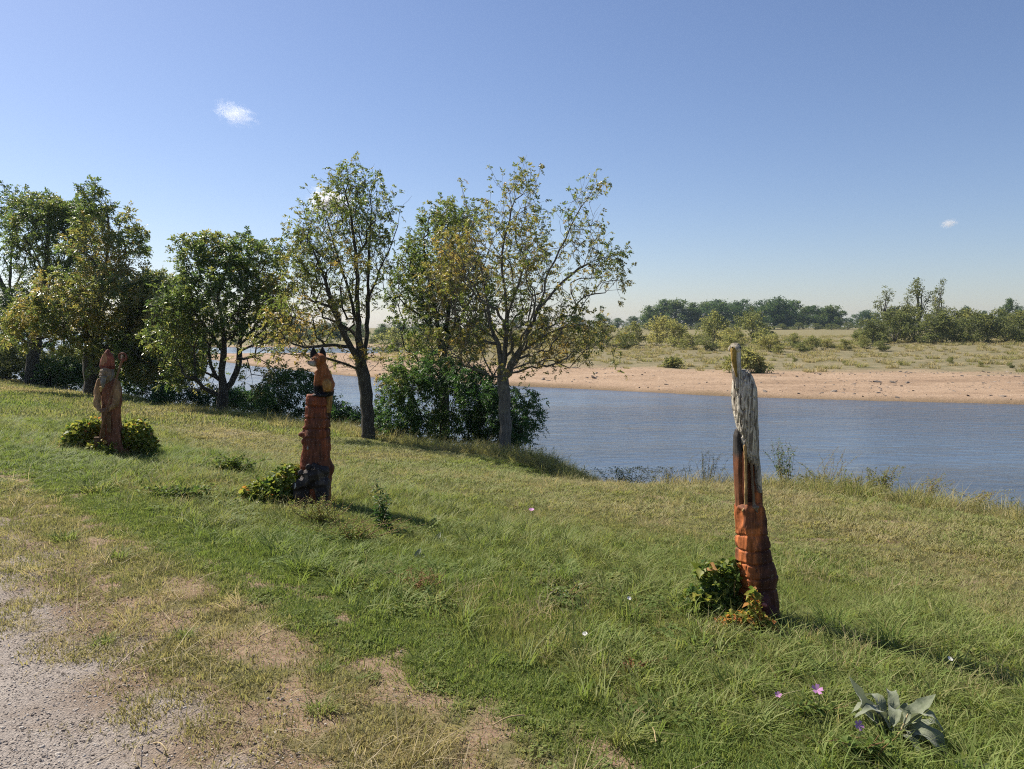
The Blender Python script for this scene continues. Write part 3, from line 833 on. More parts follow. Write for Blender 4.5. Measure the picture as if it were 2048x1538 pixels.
def far_proto(seed, h, wd, ncl, csize, trunk_h, leafm, barkm, nleaf=26, sparse=0.0, tint=0.4, lobes=7, spread=1.0):
    """crown of leaf clumps (1 = full height h), shared by copies"""
    rng = np.random.default_rng(seed)
    lob = []
    for i in range(lobes):
        z = trunk_h + (h - trunk_h) * (0.12 + 0.8 * (i + 0.5) / lobes)
        prof = math.sin(math.pi * min(1, 0.18 + 0.80 * (z - trunk_h) / (h - trunk_h))) ** 0.6
        a = rng.uniform(0, 6.28); rr = wd * 0.5 * prof * rng.uniform(0.25, 0.65)
        lob.append((rr * math.cos(a), rr * math.sin(a), z, wd * 0.5 * prof * rng.uniform(0.45, 0.75), (h - trunk_h) * rng.uniform(0.12, 0.22)))
    lv = Leaves(); tb = Tubes()
    tr = np.array([(0, 0, -0.5), (rng.normal(0, .02 * h), rng.normal(0, .02 * h), trunk_h), (rng.normal(0, .03 * h), rng.normal(0, .03 * h), h * 0.8)])
    tb.add(subdiv(tr, h * 0.1, 0.01 * h, rng), np.linspace(0.022 * h, 0.005 * h, len(subdiv(tr, h * 0.1, 0, rng))), 6)
    C = []
    for k in range(ncl):
        l = lob[rng.integers(len(lob))]
        d = unit(rng.normal(size=3)); r = rng.uniform(0.55, 1.0)
        C.append((l[0] + d[0] * l[3] * r, l[1] + d[1] * l[3] * r, l[2] + d[2] * l[4] * r))
    for l in lob:
        P = np.array([(0, 0, max(0.1, min(l[2] * 0.6, trunk_h * 1.2))), (l[0] * .5, l[1] * .5, l[2] * 0.8), (l[0], l[1], l[2])])
        tb.add(P, [0.009 * h, 0.006 * h, 0.003 * h], 4)
        for q in range(3):
            d = unit(rng.normal(size=3) + np.array([0, 0, .5]))
            tb.add([P[2], P[2] + d * np.array([l[3], l[3], l[4]]) * 1.05], [0.003 * h, 0.001 * h], 3)
    C = np.array(C); C = C[C[:, 2] > 0.1]
    ct = rng.normal(tint, 0.16, len(C))
    O = np.repeat(C, nleaf, 0) + rng.normal(0, csize * 0.45, (len(C) * nleaf, 3))
    n = len(O)
    lv.rhomb(O, unit(rng.normal(size=(n, 3))), unit(rng.normal(size=(n, 3)) + np.array([0, 0, .6])), csize * rng.uniform(0.35, 0.75, n), csize * rng.uniform(.25, .45, n), np.repeat(ct, nleaf) + rng.normal(0, .08, n))
    tm = bpy.data.meshes.new('trunk'); setgeo(tm, np.concatenate(tb.V), [np.concatenate(tb.F)], True); tm.materials.append(barkm)
    cm = bpy.data.meshes.new('crown'); setgeo(cm, np.concatenate(lv.V), [np.concatenate(lv.F)]); fattr(cm, 'tint', np.clip(np.concatenate(lv.T), 0, 1)); cm.materials.append(leafm)
    return tm, cm, h

WOOD = [far_proto(100 + i, 15, (15, 13, 17)[i % 3], 260, 1.1, 0.8, M['far'], M['bark_dark'], 20, 0, (0.35, 0.5, 0.2, 0.65)[i % 4], 8) for i in range(5)]
WILLOW = [far_proto(120 + i, 4, (5.4, 4.6, 5.0, 6.0)[i % 4], 120, 0.45, 0.2, M['willow'], M['bark_far'], 20, 0, (0.4, 0.6, 0.25, 0.75)[i % 4], 8) for i in range(5)]
OLIVE = [far_proto(140 + i, 8, (11, 13, 12)[i], 240, 0.7, 0.3, M['willow'], M['bark_far'], 20, 0, (0.1, 0.0, 0.3)[i], 9) for i in range(3)]
TALL = [far_proto(150 + i, 12, 4.6, 62, 0.55, 3.5, M['willow'], M['bark_far'], 18, 0, 0.1, 8) for i in range(3)]

def far_put(name, proto, px, pyb, pyt, Y, label, cat, group, rng, wide=1.0, zoff=0):
    q = at_depth(px, pyb, Y)
    z = fz1(q.x, Y)
    top = at_depth(px, pyt, Y).z
    s = max(0.3, (top - z)) / proto[2]
    t = thing(name, label, cat, (q.x, Y, z - 0.05), rng.uniform(0, 6.28), group)
    t.scale = (s * wide, s * wide, s)
    mobj('trunk', proto[0], None, t); mobj('crown', proto[1], None, t)
    return t

rng = np.random.default_rng(5)
# the far wood behind the meadow
wood_px = [(1235, 636, 420), (1262, 632, 430), (1290, 628, 400), (1318, 600, 390), (1350, 598, 385), (1382, 606, 390), (1410, 602, 400), (1436, 600, 385), (1468, 599, 395), (1495, 612, 410),
           (1520, 600, 390), (1548, 598, 380), (1578, 602, 390), (1606, 612, 400), (1632, 612, 385), (1658, 610, 380), (1680, 622, 385),
           (1722, 620, 420), (1742, 626, 430)]
for i, (px, py, Y) in enumerate(wood_px):
    far_put('woodland_tree', WOOD[(i * 2 + i // 5) % 5], px, 658, py, Y, '%s dark tree from the left in the far wood beyond the dry meadow' % ORD[i], 'tree', 'dark trees of the far wood', rng, rng.uniform(1.45, 1.75))
left_px = [(560, 660, 380), (600, 655, 400), (640, 652, 380), (680, 650, 390), (720, 653, 380), (765, 654, 400), (805, 650, 390), (850, 648, 400), (900, 646, 400), (960, 640, 400), (1030, 640, 400), (1090, 636, 400), (1150, 636, 410), (1200, 634, 410)]
for i, (px, py, Y) in enumerate(left_px):
    far_put('woodland_tree', WOOD[(i * 3 + 1) % 5], px, 660, py - 6, 218 + (i * 7) % 30 if px < 900 else Y * .75, '%s tree from the left in the hazy treeline seen through the bank trees' % ORD[i], 'tree', 'hazy treeline behind the bank trees', rng, 1.8 if px < 900 else 1.5)
# low dark trees behind the left sand spit
for i, px in enumerate([470, 520, 575, 625, 660, 700, 745, 790]):
    far_put('spit_bush', OLIVE[i % 3], px, 690, 676 + (i % 3) * 4, 205 + 4 * (i % 2), '%s dark bush from the left on the bank beyond the back channel' % ORD[i], 'bush', 'bushes beyond the back channel', rng, 1.3)
# right end trees on the skyline
for i, (px, py, Y) in enumerate([(1790, 612, 330), (1880, 616, 340), (1925, 614, 350), (1965, 622, 360), (2012, 598, 300), (2045, 612, 320), (2090, 600, 320), (2150, 605, 330)]):
    far_put('skyline_tree', WOOD[(i + 2) % 5], px, 665, py, Y, '%s tree from the left on the skyline at the right' % ORD[i] if i != 4 else 'rounded grey-green tree standing up on the skyline at the right edge', 'tree', 'skyline trees at the right', rng, 0.8)
# tall ragged trees
for i, (px, py, pb, l) in enumerate([(1765, 576, 690, 'ragged half-bare tall tree at the left of the olive thicket'), (1836, 556, 690, 'tallest ragged tree rising above the olive thicket'), (1874, 560, 690, 'ragged bare-topped tree just right of the tallest one in the thicket'), (1808, 590, 690, 'thin-crowned tall tree between two ragged trees in the thicket')]):
    far_put('ragged_tree', TALL[i % 3], px, pb, py, 150 + 3 * i, l, 'tree', 'ragged tall trees on the far bank', rng, (1.15, 1.25, 0.9, 1.1)[i])
for i, (px, py) in enumerate([(1745, 650), (1790, 632), (1828, 622), (1870, 630), (1905, 645), (1940, 628), (1975, 632), (2010, 640), (2045, 632), (2090, 630), (2140, 636)]):
    far_put('thicket_bush', OLIVE[i % 3], px, 690, py - 10, 138 + 5 * (i % 3), '%s olive bush from the left in the thicket at the right' % ORD[i], 'bush', 'olive thicket on the far bank', rng, 1.25)
# willows
wil = [(790, 690, 660, 150), (840, 694, 664, 140), (900, 690, 655, 150), (960, 694, 660, 140), (1020, 690, 656, 145), (1075, 694, 660, 138), (1130, 690, 655, 140), (1180, 694, 658, 132), (1215, 690, 648, 140), (1250, 696, 665, 126),
       (1265, 690, 645, 145), (1312, 692, 632, 142), (1348, 698, 640, 132), (1385, 700, 668, 124), (1428, 690, 626, 145), (1412, 704, 672, 118), (1455, 698, 655, 132), (1505, 690, 622, 148), (1470, 702, 665, 122), (1530, 698, 660, 128),
       (1540, 706, 668, 116), (1585, 700, 668, 124), (1625, 702, 672, 120), (1655, 698, 676, 124), (1690, 704, 678, 118), (1725, 700, 672, 122), (1760, 708, 680, 114), (1600, 708, 684, 112), (1555, 712, 690, 108), (1480, 712, 690, 108)]
wil.sort()
for i, (px, pb, pt, Y) in enumerate(wil):
    far_put('willow_bush', WILLOW[(i * 3) % 5], px, pb, pt, Y, '%s pale willow bush from the left on the far bank' % ORD[i], 'bush', 'willow bushes on the far bank', rng, 1.4 if pb - pt < 45 else 1.0)
# hedge below wood
for i, px in enumerate(range(1300, 1730, 33)):
    far_put('hedge_bush', OLIVE[1], px, 662, 645 + (i % 3), 330, '%s low dark bush from the left along the foot of the far wood' % ORD[i], 'bush', 'low bushes along the far wood', rng, 1.6)
# two bushes on the sand
def sand_bush(px, py, ells, npts, seed, label, tint):
    d = ray(px, py); t = 50.0
    while CAMZ + d.z * t > fz1(d.x * t, d.y * t) and t < 300: t *= 1.005
    S = Spot(0, 0, (d.x * t, d.y * t, fz1(d.x * t, d.y * t)))
    make_shrub('sand_bush', label, S.b, [S.e(*e) for e in ells], npts, seed, M['willow'], M['bark_far'], 'bushes stranded on the sand', 0.26, 0.12, 3, tint, .2, 7, 'bush', 0.1, 0.05, 5, 0.3, 1.0, 0.5)
sand_bush(1490, 746, [(1485, 728, 38, 16, 1.4), (1510, 738, 24, 9, 1.0), (1495, 715, 15, 14, .7)], 200, 61, 'olive bush with driftwood stranded on the sand behind the heron', 0.45)
sand_bush(1348, 736, [(1347, 729, 14, 7, .6)], 60, 62, 'small lone bush on the sand left of the heron', 0.4)
for i, (px, pb, pt, Y) in enumerate([(1590, 722, 714, 90), (1760, 716, 706, 100), (1690, 728, 720, 84), (1650, 738, 732, 78), (1800, 732, 722, 82), (1900, 728, 714, 86), (1960, 736, 722, 80), (2020, 738, 724, 78)]):
    far_put('scrub_tuft', WILLOW[i % 5], px, pb, pt, Y, '%s low scrub tuft from the left at the edge of the bare sand' % ORD[i], 'bush', 'scrub tufts by the sand', rng, 1.1)

# ------------------------------------------------------------------ carved posts
def bm_ell(bm, c, r, rot=None, seg=18):
    mat = Matrix.Translation(Vector(c))
    if rot is not None: mat = mat @ Euler(rot).to_matrix().to_4x4()
    mat = mat @ Matrix.Diagonal((*r, 1))
    bmesh.ops.create_uvsphere(bm, u_segments=seg, v_segments=max(8, seg * 2 // 3), radius=1.0, matrix=mat)

def bm_loft(bm, rings, seg=28):
    """rings: (cx, cy, z, rx, ry, superexp, rot)"""
    prev = None; first = None
    for (cx, cy_, z, rx, ry, ex, ro) in rings:
        vs_ = []
        for k in range(seg):
            a = 2 * math.pi * k / seg
            c, s = math.cos(a), math.sin(a)
            x = math.copysign(abs(c) ** (2 / ex), c) * rx; y = math.copysign(abs(s) ** (2 / ex), s) * ry
            vs_.append(bm.verts.new((cx + x * math.cos(ro) - y * math.sin(ro), cy_ + x * math.sin(ro) + y * math.cos(ro), z)))
        if prev:
            for k in range(seg):
                bm.faces.new((prev[k], prev[(k + 1) % seg], vs_[(k + 1) % seg], vs_[k]))
        else: first = vs_
        prev = vs_
    bm.faces.new(list(reversed(first))); bm.faces.new(prev)

def bm_cap(bm, pts, rads, seg=12, flat=1.0):
    """tapered tube with rounded ends through points"""
    P = [Vector(p) for p in pts]
    for p, r in ((P[0], rads[0]), (P[-1], rads[-1])): bm_ell(bm, p, (r, r, r), None, 10)
    prev = None; first = None
    for i, p in enumerate(P):
        t = (P[min(i + 1, len(P) - 1)] - P[max(i - 1, 0)]).normalized()
        a = t.cross(Vector((0.2, 1, 0.1))).normalized(); b = t.cross(a)
        ring = [bm.verts.new(p + (a * math.cos(2 * math.pi * k / seg) + b * math.sin(2 * math.pi * k / seg) * flat) * rads[i]) for k in range(seg)]
        if prev:
            for k in range(seg): bm.faces.new((prev[k], prev[(k + 1) % seg], ring[(k + 1) % seg], ring[k]))
        else: first = ring
        prev = ring
    bm.faces.new(list(reversed(first))); bm.faces.new(prev)

def fuse(name, bm, voxel, colfun, m, parent, disp=None, smooth=2, label=None):
    bmesh.ops.recalc_face_normals(bm, faces=bm.faces[:])
    me = bpy.data.meshes.new(name + '_src'); bm.to_mesh(me); bm.free()
    o = bpy.data.objects.new(name + '_src', me); COL.objects.link(o)
    md = o.modifiers.new('r', 'REMESH'); md.mode = 'VOXEL'; md.voxel_size = voxel; md.use_smooth_shade = True
    if smooth:
        sm = o.modifiers.new('s', 'SMOOTH'); sm.iterations = smooth; sm.factor = 0.5
    dg = bpy.context.evaluated_depsgraph_get(); dg.update()
    out = bpy.data.meshes.new_from_object(o.evaluated_get(dg))
    bpy.data.objects.remove(o); bpy.data.meshes.remove(me)
    n = len(out.vertices)
    co = np.empty(n * 3, dtype=np.float32); out.vertices.foreach_get('co', co); co = co.reshape(-1, 3)
    no = np.empty(n * 3, dtype=np.float32); out.vertices.foreach_get('normal', no); no = no.reshape(-1, 3)
    if disp is not None:
        co = co + no * disp(co, no)[:, None]
        out.vertices.foreach_set('co', co.ravel().astype(np.float32))
    cattr(out, 'Col', colfun(co, no))
    out.update(); out.name = name
    r = mobj(name, out, m, parent)
    if label: r['label'] = label
    return r

def n3(co, sc, off=0.0):
    sc = np.broadcast_to(np.asarray(sc, float), (3,))
    return 0.8 * noise3(np.asarray(co, float) * sc[None] + np.array((off + 31.7, off * 1.7 + 12.3, 57.1 - off)))

def cuts(co, sc, amp, off=0.0):
    return -amp * np.abs(n3(co, sc, off + 3.1)) * 2 + amp * 0.5

def flatcol(c, var=0.15, sc=20):
    def f(co, no):
        k = 1 + var * n3(co, sc)
        return np.asarray(c)[None] * k[:, None]
    return f

def grooves(co, zs, depth, width, wob=0.012):
    z = co[:, 2] + wob * n3(co, 9, 4.4)
    d = np.zeros(len(co))
    for i, g in enumerate(zs): d -= depth * (1.1 + 0.9 * n3(co, 7, 3.3 * i + 1)) * np.exp(-((z - g - 0.02 * n3(co, 5, 1.9 * i)) / width) ** 2)
    crack = n3(co, (55, 55, 4), 2.0)
    return d - 0.006 * sst(0.07, 0.01, np.abs(crack)) * sst(-0.1, 0.2, n3(co, 6, 5.0))

RED = (0.42, 0.13, 0.042); DARKW = (0.035, 0.028, 0.026)

# ---- heron
hb = ground_at(1516, 1244); K = hb.y / FPX
heron = thing('heron_carving', 'grey carved wooden heron with yellow bill standing on a reddish log post', 'sculpture', (hb.x, hb.y, hb.z))
SH = Spot(0, 0, hb)
def H(px, py, dy=0.0): q = SH.p(px, py); return (q[0], dy, q[2])
def rings(F, rows, dep, ex, ro, dy=0.0, dip=0):
    out = []
    for (py, a, b) in rows:
        c = F((a + b) / 2, py, dy); hw = (F(b, py)[0] - F(a, py)[0]) / 2
        out.append((c[0], c[1], c[2], hw, hw * dep, ex, ro))
    return out[::-1] if out[0][2] > out[-1][2] else out
bm = bmesh.new()
bm_loft(bm, rings(H, [(1265, 1489, 1554), (1235, 1487, 1553), (1200, 1483, 1551), (1165, 1481, 1545), (1148, 1479, 1549), (1120, 1478, 1539), (1080, 1477, 1532), (1045, 1476, 1527), (1012, 1475, 1522), (1006, 1479, 1516)], 0.95, 5.5, R(15)))
bm_loft(bm, rings(H, [(1090, 1508, 1530), (1040, 1505, 1528), (980, 1503, 1525), (930, 1503, 1518)], 1.2, 2.5, 0.2, 0.03))
HG = [H(1516, p)[2] for p in (1070, 1094, 1120, 1148, 1172)]
def heron_stump_col(co, no):
    k = 1 + 0.3 * n3(co, (14, 14, 5)) + 0.3 * n3(co, (90, 90, 14)) + 0.2 * n3(co, 60)
    c = np.array(RED)[None] * k[:, None]
    g = sst(0.12, 0.4, n3(co, (17, 17, 10), 6.6)) * 0.6
    c = c * (1 - g[:, None]) + np.array((0.075, 0.04, 0.028))[None] * g[:, None]
    w = sst(0.02, 0.06, co[:, 0] - 0.020 + 0.02 * n3(co, 12)) * sst(0.48, 0.62, co[:, 2])
    c = c * (1 - w[:, None]) + np.array(DARKW)[None] * 1.3 * w[:, None]
    brown_shade = sst(-0.045, 0.0, co[:, 0] - 0.012 + 0.03 * n3(co, (22, 22, 9), 7.7)) * 0.95  # front's shade painted into the worn brown; sunlit left keeps the orange
    c = c * (1 - brown_shade[:, None]) + np.array((0.085, 0.034, 0.022))[None] * (k * brown_shade)[:, None]
    # worn pale patches where the stain has flaked
    f = sst(0.30, 0.42, n3(co, (38, 38, 26), 2.2)) * sst(0.28, 0.34, co[:, 2]) * sst(0.45, 0.40, co[:, 2]) * (co[:, 0] > -0.01)
    c = c * (1 - 0.7 * f[:, None]) + np.array((0.25, 0.21, 0.15))[None] * 0.7 * f[:, None]
    return c
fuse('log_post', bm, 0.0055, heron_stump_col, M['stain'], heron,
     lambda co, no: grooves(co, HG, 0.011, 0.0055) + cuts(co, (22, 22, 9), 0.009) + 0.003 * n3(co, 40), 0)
# little mole head carved at the foot
bm = bmesh.new()
bm_ell(bm, H(1517, 1196, -0.075), (0.052, 0.045, 0.060)); bm_ell(bm, H(1506, 1183, -0.105), (0.030, 0.035, 0.030)); bm_ell(bm, H(1532, 1215, -0.06), (0.05, 0.045, 0.06))
mole = fuse('mole_relief', bm, 0.006, flatcol((0.10, 0.035, 0.032), 0.2), M['stain'], heron, lambda co, no: 0.003 * n3(co, 35), 2, 'dark purplish mole carved at the foot of the post')
bm = bmesh.new(); bm_ell(bm, H(1513, 1193, -0.135), (0.013, 0.013, 0.011)); bm_ell(bm, H(1516, 1196, -0.122), (0.016, 0.02, 0.012))
fuse('nose', bm, 0.003, flatcol((0.45, 0.16, 0.13), 0.1), M['stain'], mole)
# legs
bm = bmesh.new(); bm_cap(bm, [H(1487, 1012, -0.045), H(1487, 950, -0.05), H(1486, 890, -0.04)], [0.011, 0.009, 0.011])
bm_cap(bm, [H(1487, 1010, -0.045), H(1478, 1016, -0.075)], [0.010, 0.006])
fuse('leg', bm, 0.004, flatcol((0.38, 0.24, 0.10), 0.4, 30), M['stain'], heron, lambda co, no: 0.0015 * n3(co, 60))
bm = bmesh.new(); bm_cap(bm, [H(1503, 1012, -0.05), H(1501, 950, -0.03), H(1499, 895, -0.02)], [0.010, 0.008, 0.009])
bm_cap(bm, [H(1503, 1010, -0.05), H(1506, 1018, -0.085)], [0.011, 0.006])
bm_ell(bm, H(1505, 1010, -0.06), (0.022, 0.025, 0.012))
fuse('leg', bm, 0.004, flatcol((0.20, 0.14, 0.085), 0.4, 30), M['stain'], heron, lambda co, no: 0.0015 * n3(co, 60))
# carved support behind the legs: reeds
bm = bmesh.new()
bm_loft(bm, rings(H, [(1015, 1474, 1485), (960, 1472, 1485), (905, 1470, 1484), (872, 1470, 1481), (858, 1473, 1479)], 2.4, 2.4, 0.1, 0.02))
def reed_col(co, no):
    w = sst(0.24, 0.30, co[:, 2] - 0.75 + 0.03 * n3(co, 20)) ; k = 1 + .4 * n3(co, (60, 60, 6))
    return (np.array((0.17, 0.065, 0.03))[None] * (1 - w[:, None]) + np.array((0.06, 0.052, 0.047))[None] * w[:, None]) * k[:, None]
fuse('reed_support', bm, 0.0045, reed_col, M['stain'], heron, lambda co, no: 0.004 * n3(co, (40, 40, 8)))
bm = bmesh.new()
bm_loft(bm, rings(H, [(1018, 1490, 1521), (950, 1491, 1517), (900, 1489, 1513), (880, 1490, 1510)], 0.7, 2.5, 0.0, 0.045))
fuse('reed_support', bm, 0.005, flatcol((0.16, 0.055, 0.028), 0.5, 25), M['stain'], heron, lambda co, no: 0.008 * n3(co, (45, 45, 6)))
# body + neck + head : one mesh
bm = bmesh.new()
bm_loft(bm, rings(H, [(738, 1478, 1490), (743, 1473, 1499), (752, 1469, 1504), (768, 1465, 1509), (792, 1464, 1512), (818, 1466, 1513), (842, 1471, 1514), (866, 1477, 1515), (890, 1482, 1516), (908, 1487, 1517), (926, 1497, 1518)], 1.15, 2.2, 0.0))
bm_cap(bm, [H(1471, 772, -0.045), H(1470, 745, -0.04), H(1470, 722, -0.03), H(1468, 703, -0.025)], [0.024, 0.027, 0.029, 0.031])
bm_ell(bm, H(1467, 697, -0.028), (0.038, 0.044, 0.028)); bm_ell(bm, H(1468, 690, -0.02), (0.026, 0.035, 0.014))
bm_loft(bm, rings(H, [(985, 1513, 1523), (960, 1509, 1522), (925, 1507, 1519), (900, 1504, 1517)], 0.8, 2.5, 0.0, -0.01))
def feather(co, no):
    # long downward gouge strokes, swept to the right lower down
    x = co[:, 0] - 0.16 * np.clip(1.05 - co[:, 2], 0, 1); z = co[:, 2]
    q = np.stack([x * 95, co[:, 1] * 60, z * 11], 1)
    a = n3(q, 1.0, 0.0); b = n3(q * 0.45, 1.0, 5.0)
    w = sst(1.62, 1.5, z)
    return (-0.010 * sst(0.16, 0.02, np.abs(a)) + 0.005 * b) * w + 0.002 * n3(co, 40)
def heron_col(co, no):
    x = co[:, 0] - 0.16 * np.clip(1.05 - co[:, 2], 0, 1)
    q = np.stack([x * 95, co[:, 1] * 60, co[:, 2] * 11], 1)
    base = np.array((0.61, 0.55, 0.445))[None]
    c = base * (1 + 0.22 * n3(co, (20, 20, 12), 3)[:, None])
    flake = sst(0.05, 0.30, n3(q * 1.25, 1.0, 9.0))            # bare darker wood where paint has worn off in streaks
    c = c * (1 - 0.78 * flake[:, None]) + np.array((0.11, 0.085, 0.065))[None] * 0.78 * flake[:, None]
    hd = sst(1.665, 1.70, co[:, 2]) * 0.6
    c = c * (1 - hd[:, None]) + np.array((0.24, 0.20, 0.13))[None] * hd[:, None]
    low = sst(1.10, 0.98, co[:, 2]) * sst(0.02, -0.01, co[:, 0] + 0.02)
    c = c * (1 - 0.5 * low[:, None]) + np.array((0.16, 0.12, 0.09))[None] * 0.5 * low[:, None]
    return c
body = fuse('body', bm, 0.0034, heron_col, M['weathered'], heron, feather, 1)
# folded wing slab lying on the body
bm = bmesh.new()
bm_loft(bm, rings(H, [(752, 1481, 1497), (762, 1475, 1505), (775, 1471, 1510), (800, 1469, 1511), (830, 1474, 1512), (860, 1482, 1513), (885, 1490, 1514), (900, 1498, 1515)], 0.9, 2.2, 0.0, -0.026))
fuse('wing', bm, 0.0034, heron_col, M['weathered'], heron, feather, 1)
bm = bmesh.new()
bm_cap(bm, [H(1462, 699, -0.055), H(1461, 712, -0.066), H(1463, 730, -0.068), H(1467, 752, -0.066)], [0.019, 0.017, 0.013, 0.005])
def bill_col(co, no):
    k = 1 + 0.3 * n3(co, (40, 40, 14)); return np.array((0.36, 0.235, 0.055))[None] * k[:, None]
fuse('bill', bm, 0.0035, bill_col, M['weathered'], heron, lambda co, no: 0.0015 * n3(co, 50))
for ex in (1459, 1474):
    bm = bmesh.new(); bm_ell(bm, H(ex, 695, -0.062), (0.006, 0.005, 0.006))
    fuse('eye', bm, 0.002, flatcol((0.02, 0.018, 0.015), 0.0), M['stain'], heron)

# ---- fox
fb = ground_at(634, 1012); KF = fb.y / FPX
fox = thing('fox_carving', 'carved orange fox with black ears sitting on a notched reddish log post', 'sculpture', (fb.x, fb.y, fb.z))
SF = Spot(0, 0, fb)
def Fx(px, py, dy=0.0): q = SF.p(px, py); return (q[0], dy, q[2])
bm = bmesh.new()
bm_loft(bm, rings(Fx, [(1030, 606, 660), (1000, 604, 661), (975, 603, 662), (950, 602, 662), (930, 602, 661), (905, 605, 660), (875, 609, 661), (845, 610, 660), (815, 612, 658), (797, 613, 656), (789, 615, 652)], 0.95, 3.0, R(8)), 32)
bm_loft(bm, [(*Fx(660, 950, 0.0), 0.022, 0.05, 2, 0), (*Fx(664, 934, 0.0), 0.024, 0.05, 2, 0), (*Fx(658, 915, 0.0), 0.018, 0.04, 2, 0)], 12)
bm_ell(bm, Fx(610, 856, -0.05), (0.028, 0.03, 0.03)); bm_ell(bm, Fx(607, 867, -0.06), (0.038, 0.04, 0.036)); bm_ell(bm, Fx(612, 880, -0.07), (0.03, 0.045, 0.05))
FG = [Fx(634, p)[2] for p in (812, 836, 857, 875)]
fuse('log_post', bm, 0.0085, lambda co, no: (lambda g: np.array((0.225, 0.066, 0.030))[None] * (1 + .3 * n3(co, (12, 12, 5)) + .3 * n3(co, (60, 60, 9)) + .15 * n3(co, 45))[:, None] * (1 - g[:, None]) + np.array((0.09, 0.045, 0.03))[None] * g[:, None])(sst(0.15, 0.4, n3(co, (11, 11, 6), 6.6)) * 0.6), M['stain'], fox,
     lambda co, no: grooves(co, FG, 0.019, 0.008) + cuts(co, (14, 14, 6), 0.014) + 0.004 * n3(co, 30), 0)
bm = bmesh.new()   # chip of pale wood
bm_ell(bm, Fx(623, 892, -0.150), (0.009, 0.012, 0.02))
fuse('pale_chip', bm, 0.004, flatcol((0.45, 0.4, 0.33)), M['stain'], fox)
def fox_col(co, no):
    base = np.array((0.29, 0.10, 0.034))[None] * (1 + .28 * n3(co, (18, 18, 9)))[:, None]
    c = base
    def blend(c, w, col): return c * (1 - w[:, None]) + np.asarray(col)[None] * w[:, None]
    P = lambda px, py, dy: np.array(Fx(px, py, dy))
    d = np.linalg.norm((co - P(658, 770, -0.10)) / np.array((0.06, 0.09, 0.08)), axis=1)
    c = blend(c, sst(1.0, 0.8, d) * 0.8, (0.36, 0.20, 0.06))                        # ochre haunch
    lowz = Fx(634, 770)[2]
    c = blend(c, sst(lowz + .012, lowz - .012, co[:, 2]) * sst(Fx(652, 760)[0], Fx(648, 760)[0], co[:, 0]), (0.018, 0.016, 0.018))   # black stockings
    fz_ = Fx(634, 782)[2]
    c = blend(c, sst(fz_ + .01, fz_ - .01, co[:, 2]), (0.022, 0.02, 0.022))
    mz = Fx(634, 723)[2]
    c = blend(c, sst(mz + .02, mz - .005, co[:, 2]) * sst(Fx(634, 742)[2], Fx(634, 735)[2], co[:, 2]) * sst(Fx(640, 760)[0], Fx(633, 760)[0], co[:, 0]), (0.42, 0.40, 0.36))   # pale cheeks
    return c
bm = bmesh.new()
bm_cap(bm, [Fx(654, 783, 0.0), Fx(653, 765, -0.01), Fx(649, 748, -0.02), Fx(645, 735, -0.03)], [0.072, 0.076, 0.066, 0.052])
bm_ell(bm, Fx(657, 770, -0.045), (0.055, 0.07, 0.075)); bm_ell(bm, Fx(656, 770, 0.05), (0.055, 0.05, 0.07))
bm_cap(bm, [Fx(640, 745, -0.05), Fx(637, 765, -0.065), Fx(636, 789, -0.07)], [0.040, 0.030, 0.022])
bm_cap(bm, [Fx(638, 745, 0.01), Fx(634, 765, 0.01), Fx(633, 789, 0.0)], [0.038, 0.028, 0.022])
bm_ell(bm, Fx(634, 789, -0.085), (0.03, 0.035, 0.014)); bm_ell(bm, Fx(648, 789, -0.085), (0.055, 0.04, 0.022))
bm_cap(bm, [Fx(646, 738, -0.03), Fx(644, 728, -0.035), Fx(642, 722, -0.04)], [0.052, 0.052, 0.055])
bm_ell(bm, Fx(640, 718, -0.045), (0.076, 0.07, 0.060))
bm_cap(bm, [Fx(637, 723, -0.06), Fx(629, 725, -0.10), Fx(624, 724, -0.115)], [0.050, 0.034, 0.018])
fuse('fox_body', bm, 0.0065, fox_col, M['stain'], fox, lambda co, no: 0.005 * n3(co, (30, 30, 13)) + 0.003 * n3(co, 55), 1)
for (px, py, dy, tx) in ((630, 708, -0.07, 629), (646, 707, -0.03, 645)):
    bm = bmesh.new(); c = Fx(px, py + 8, dy + .02); t = Fx(tx, 693, dy + 0.02)
    bm_loft(bm, [(c[0], c[1], c[2], 0.036, 0.024, 2, 0.3), ((c[0] + t[0]) / 2, c[1], (c[2] + t[2]) / 2, 0.033, 0.018, 2, 0.3), (t[0], t[1], t[2], 0.006, 0.005, 2, 0.3)], 14)
    fuse('ear', bm, 0.004, flatcol((0.016, 0.014, 0.015)), M['stain'], fox)
bm = bmesh.new(); bm_ell(bm, Fx(623, 722.5, -0.122), (0.012, 0.012, 0.010)); fuse('nose', bm, 0.0035, flatcol((0.012, 0.012, 0.012)), M['stain'], fox)
for (px, dy) in ((637, -0.112), (628, -0.092)):
    bm = bmesh.new(); bm_ell(bm, Fx(px, 716, dy), (0.009, 0.006, 0.008)); e = fuse('eye', bm, 0.003, flatcol((0.5, 0.48, 0.42), 0), M['stain'], fox)
    bm = bmesh.new(); bm_ell(bm, Fx(px - .5, 716, dy - 0.005), (0.0045, 0.004, 0.0045)); fuse('pupil', bm, 0.002, flatcol((0.01, 0.01, 0.01), 0), M['stain'], e)
bm = bmesh.new(); bm_cap(bm, [Fx(659, 780, 0.02), Fx(659, 800, -0.02), Fx(658, 822, -0.035), Fx(659, 836, -0.03)], [0.034, 0.036, 0.034, 0.018])
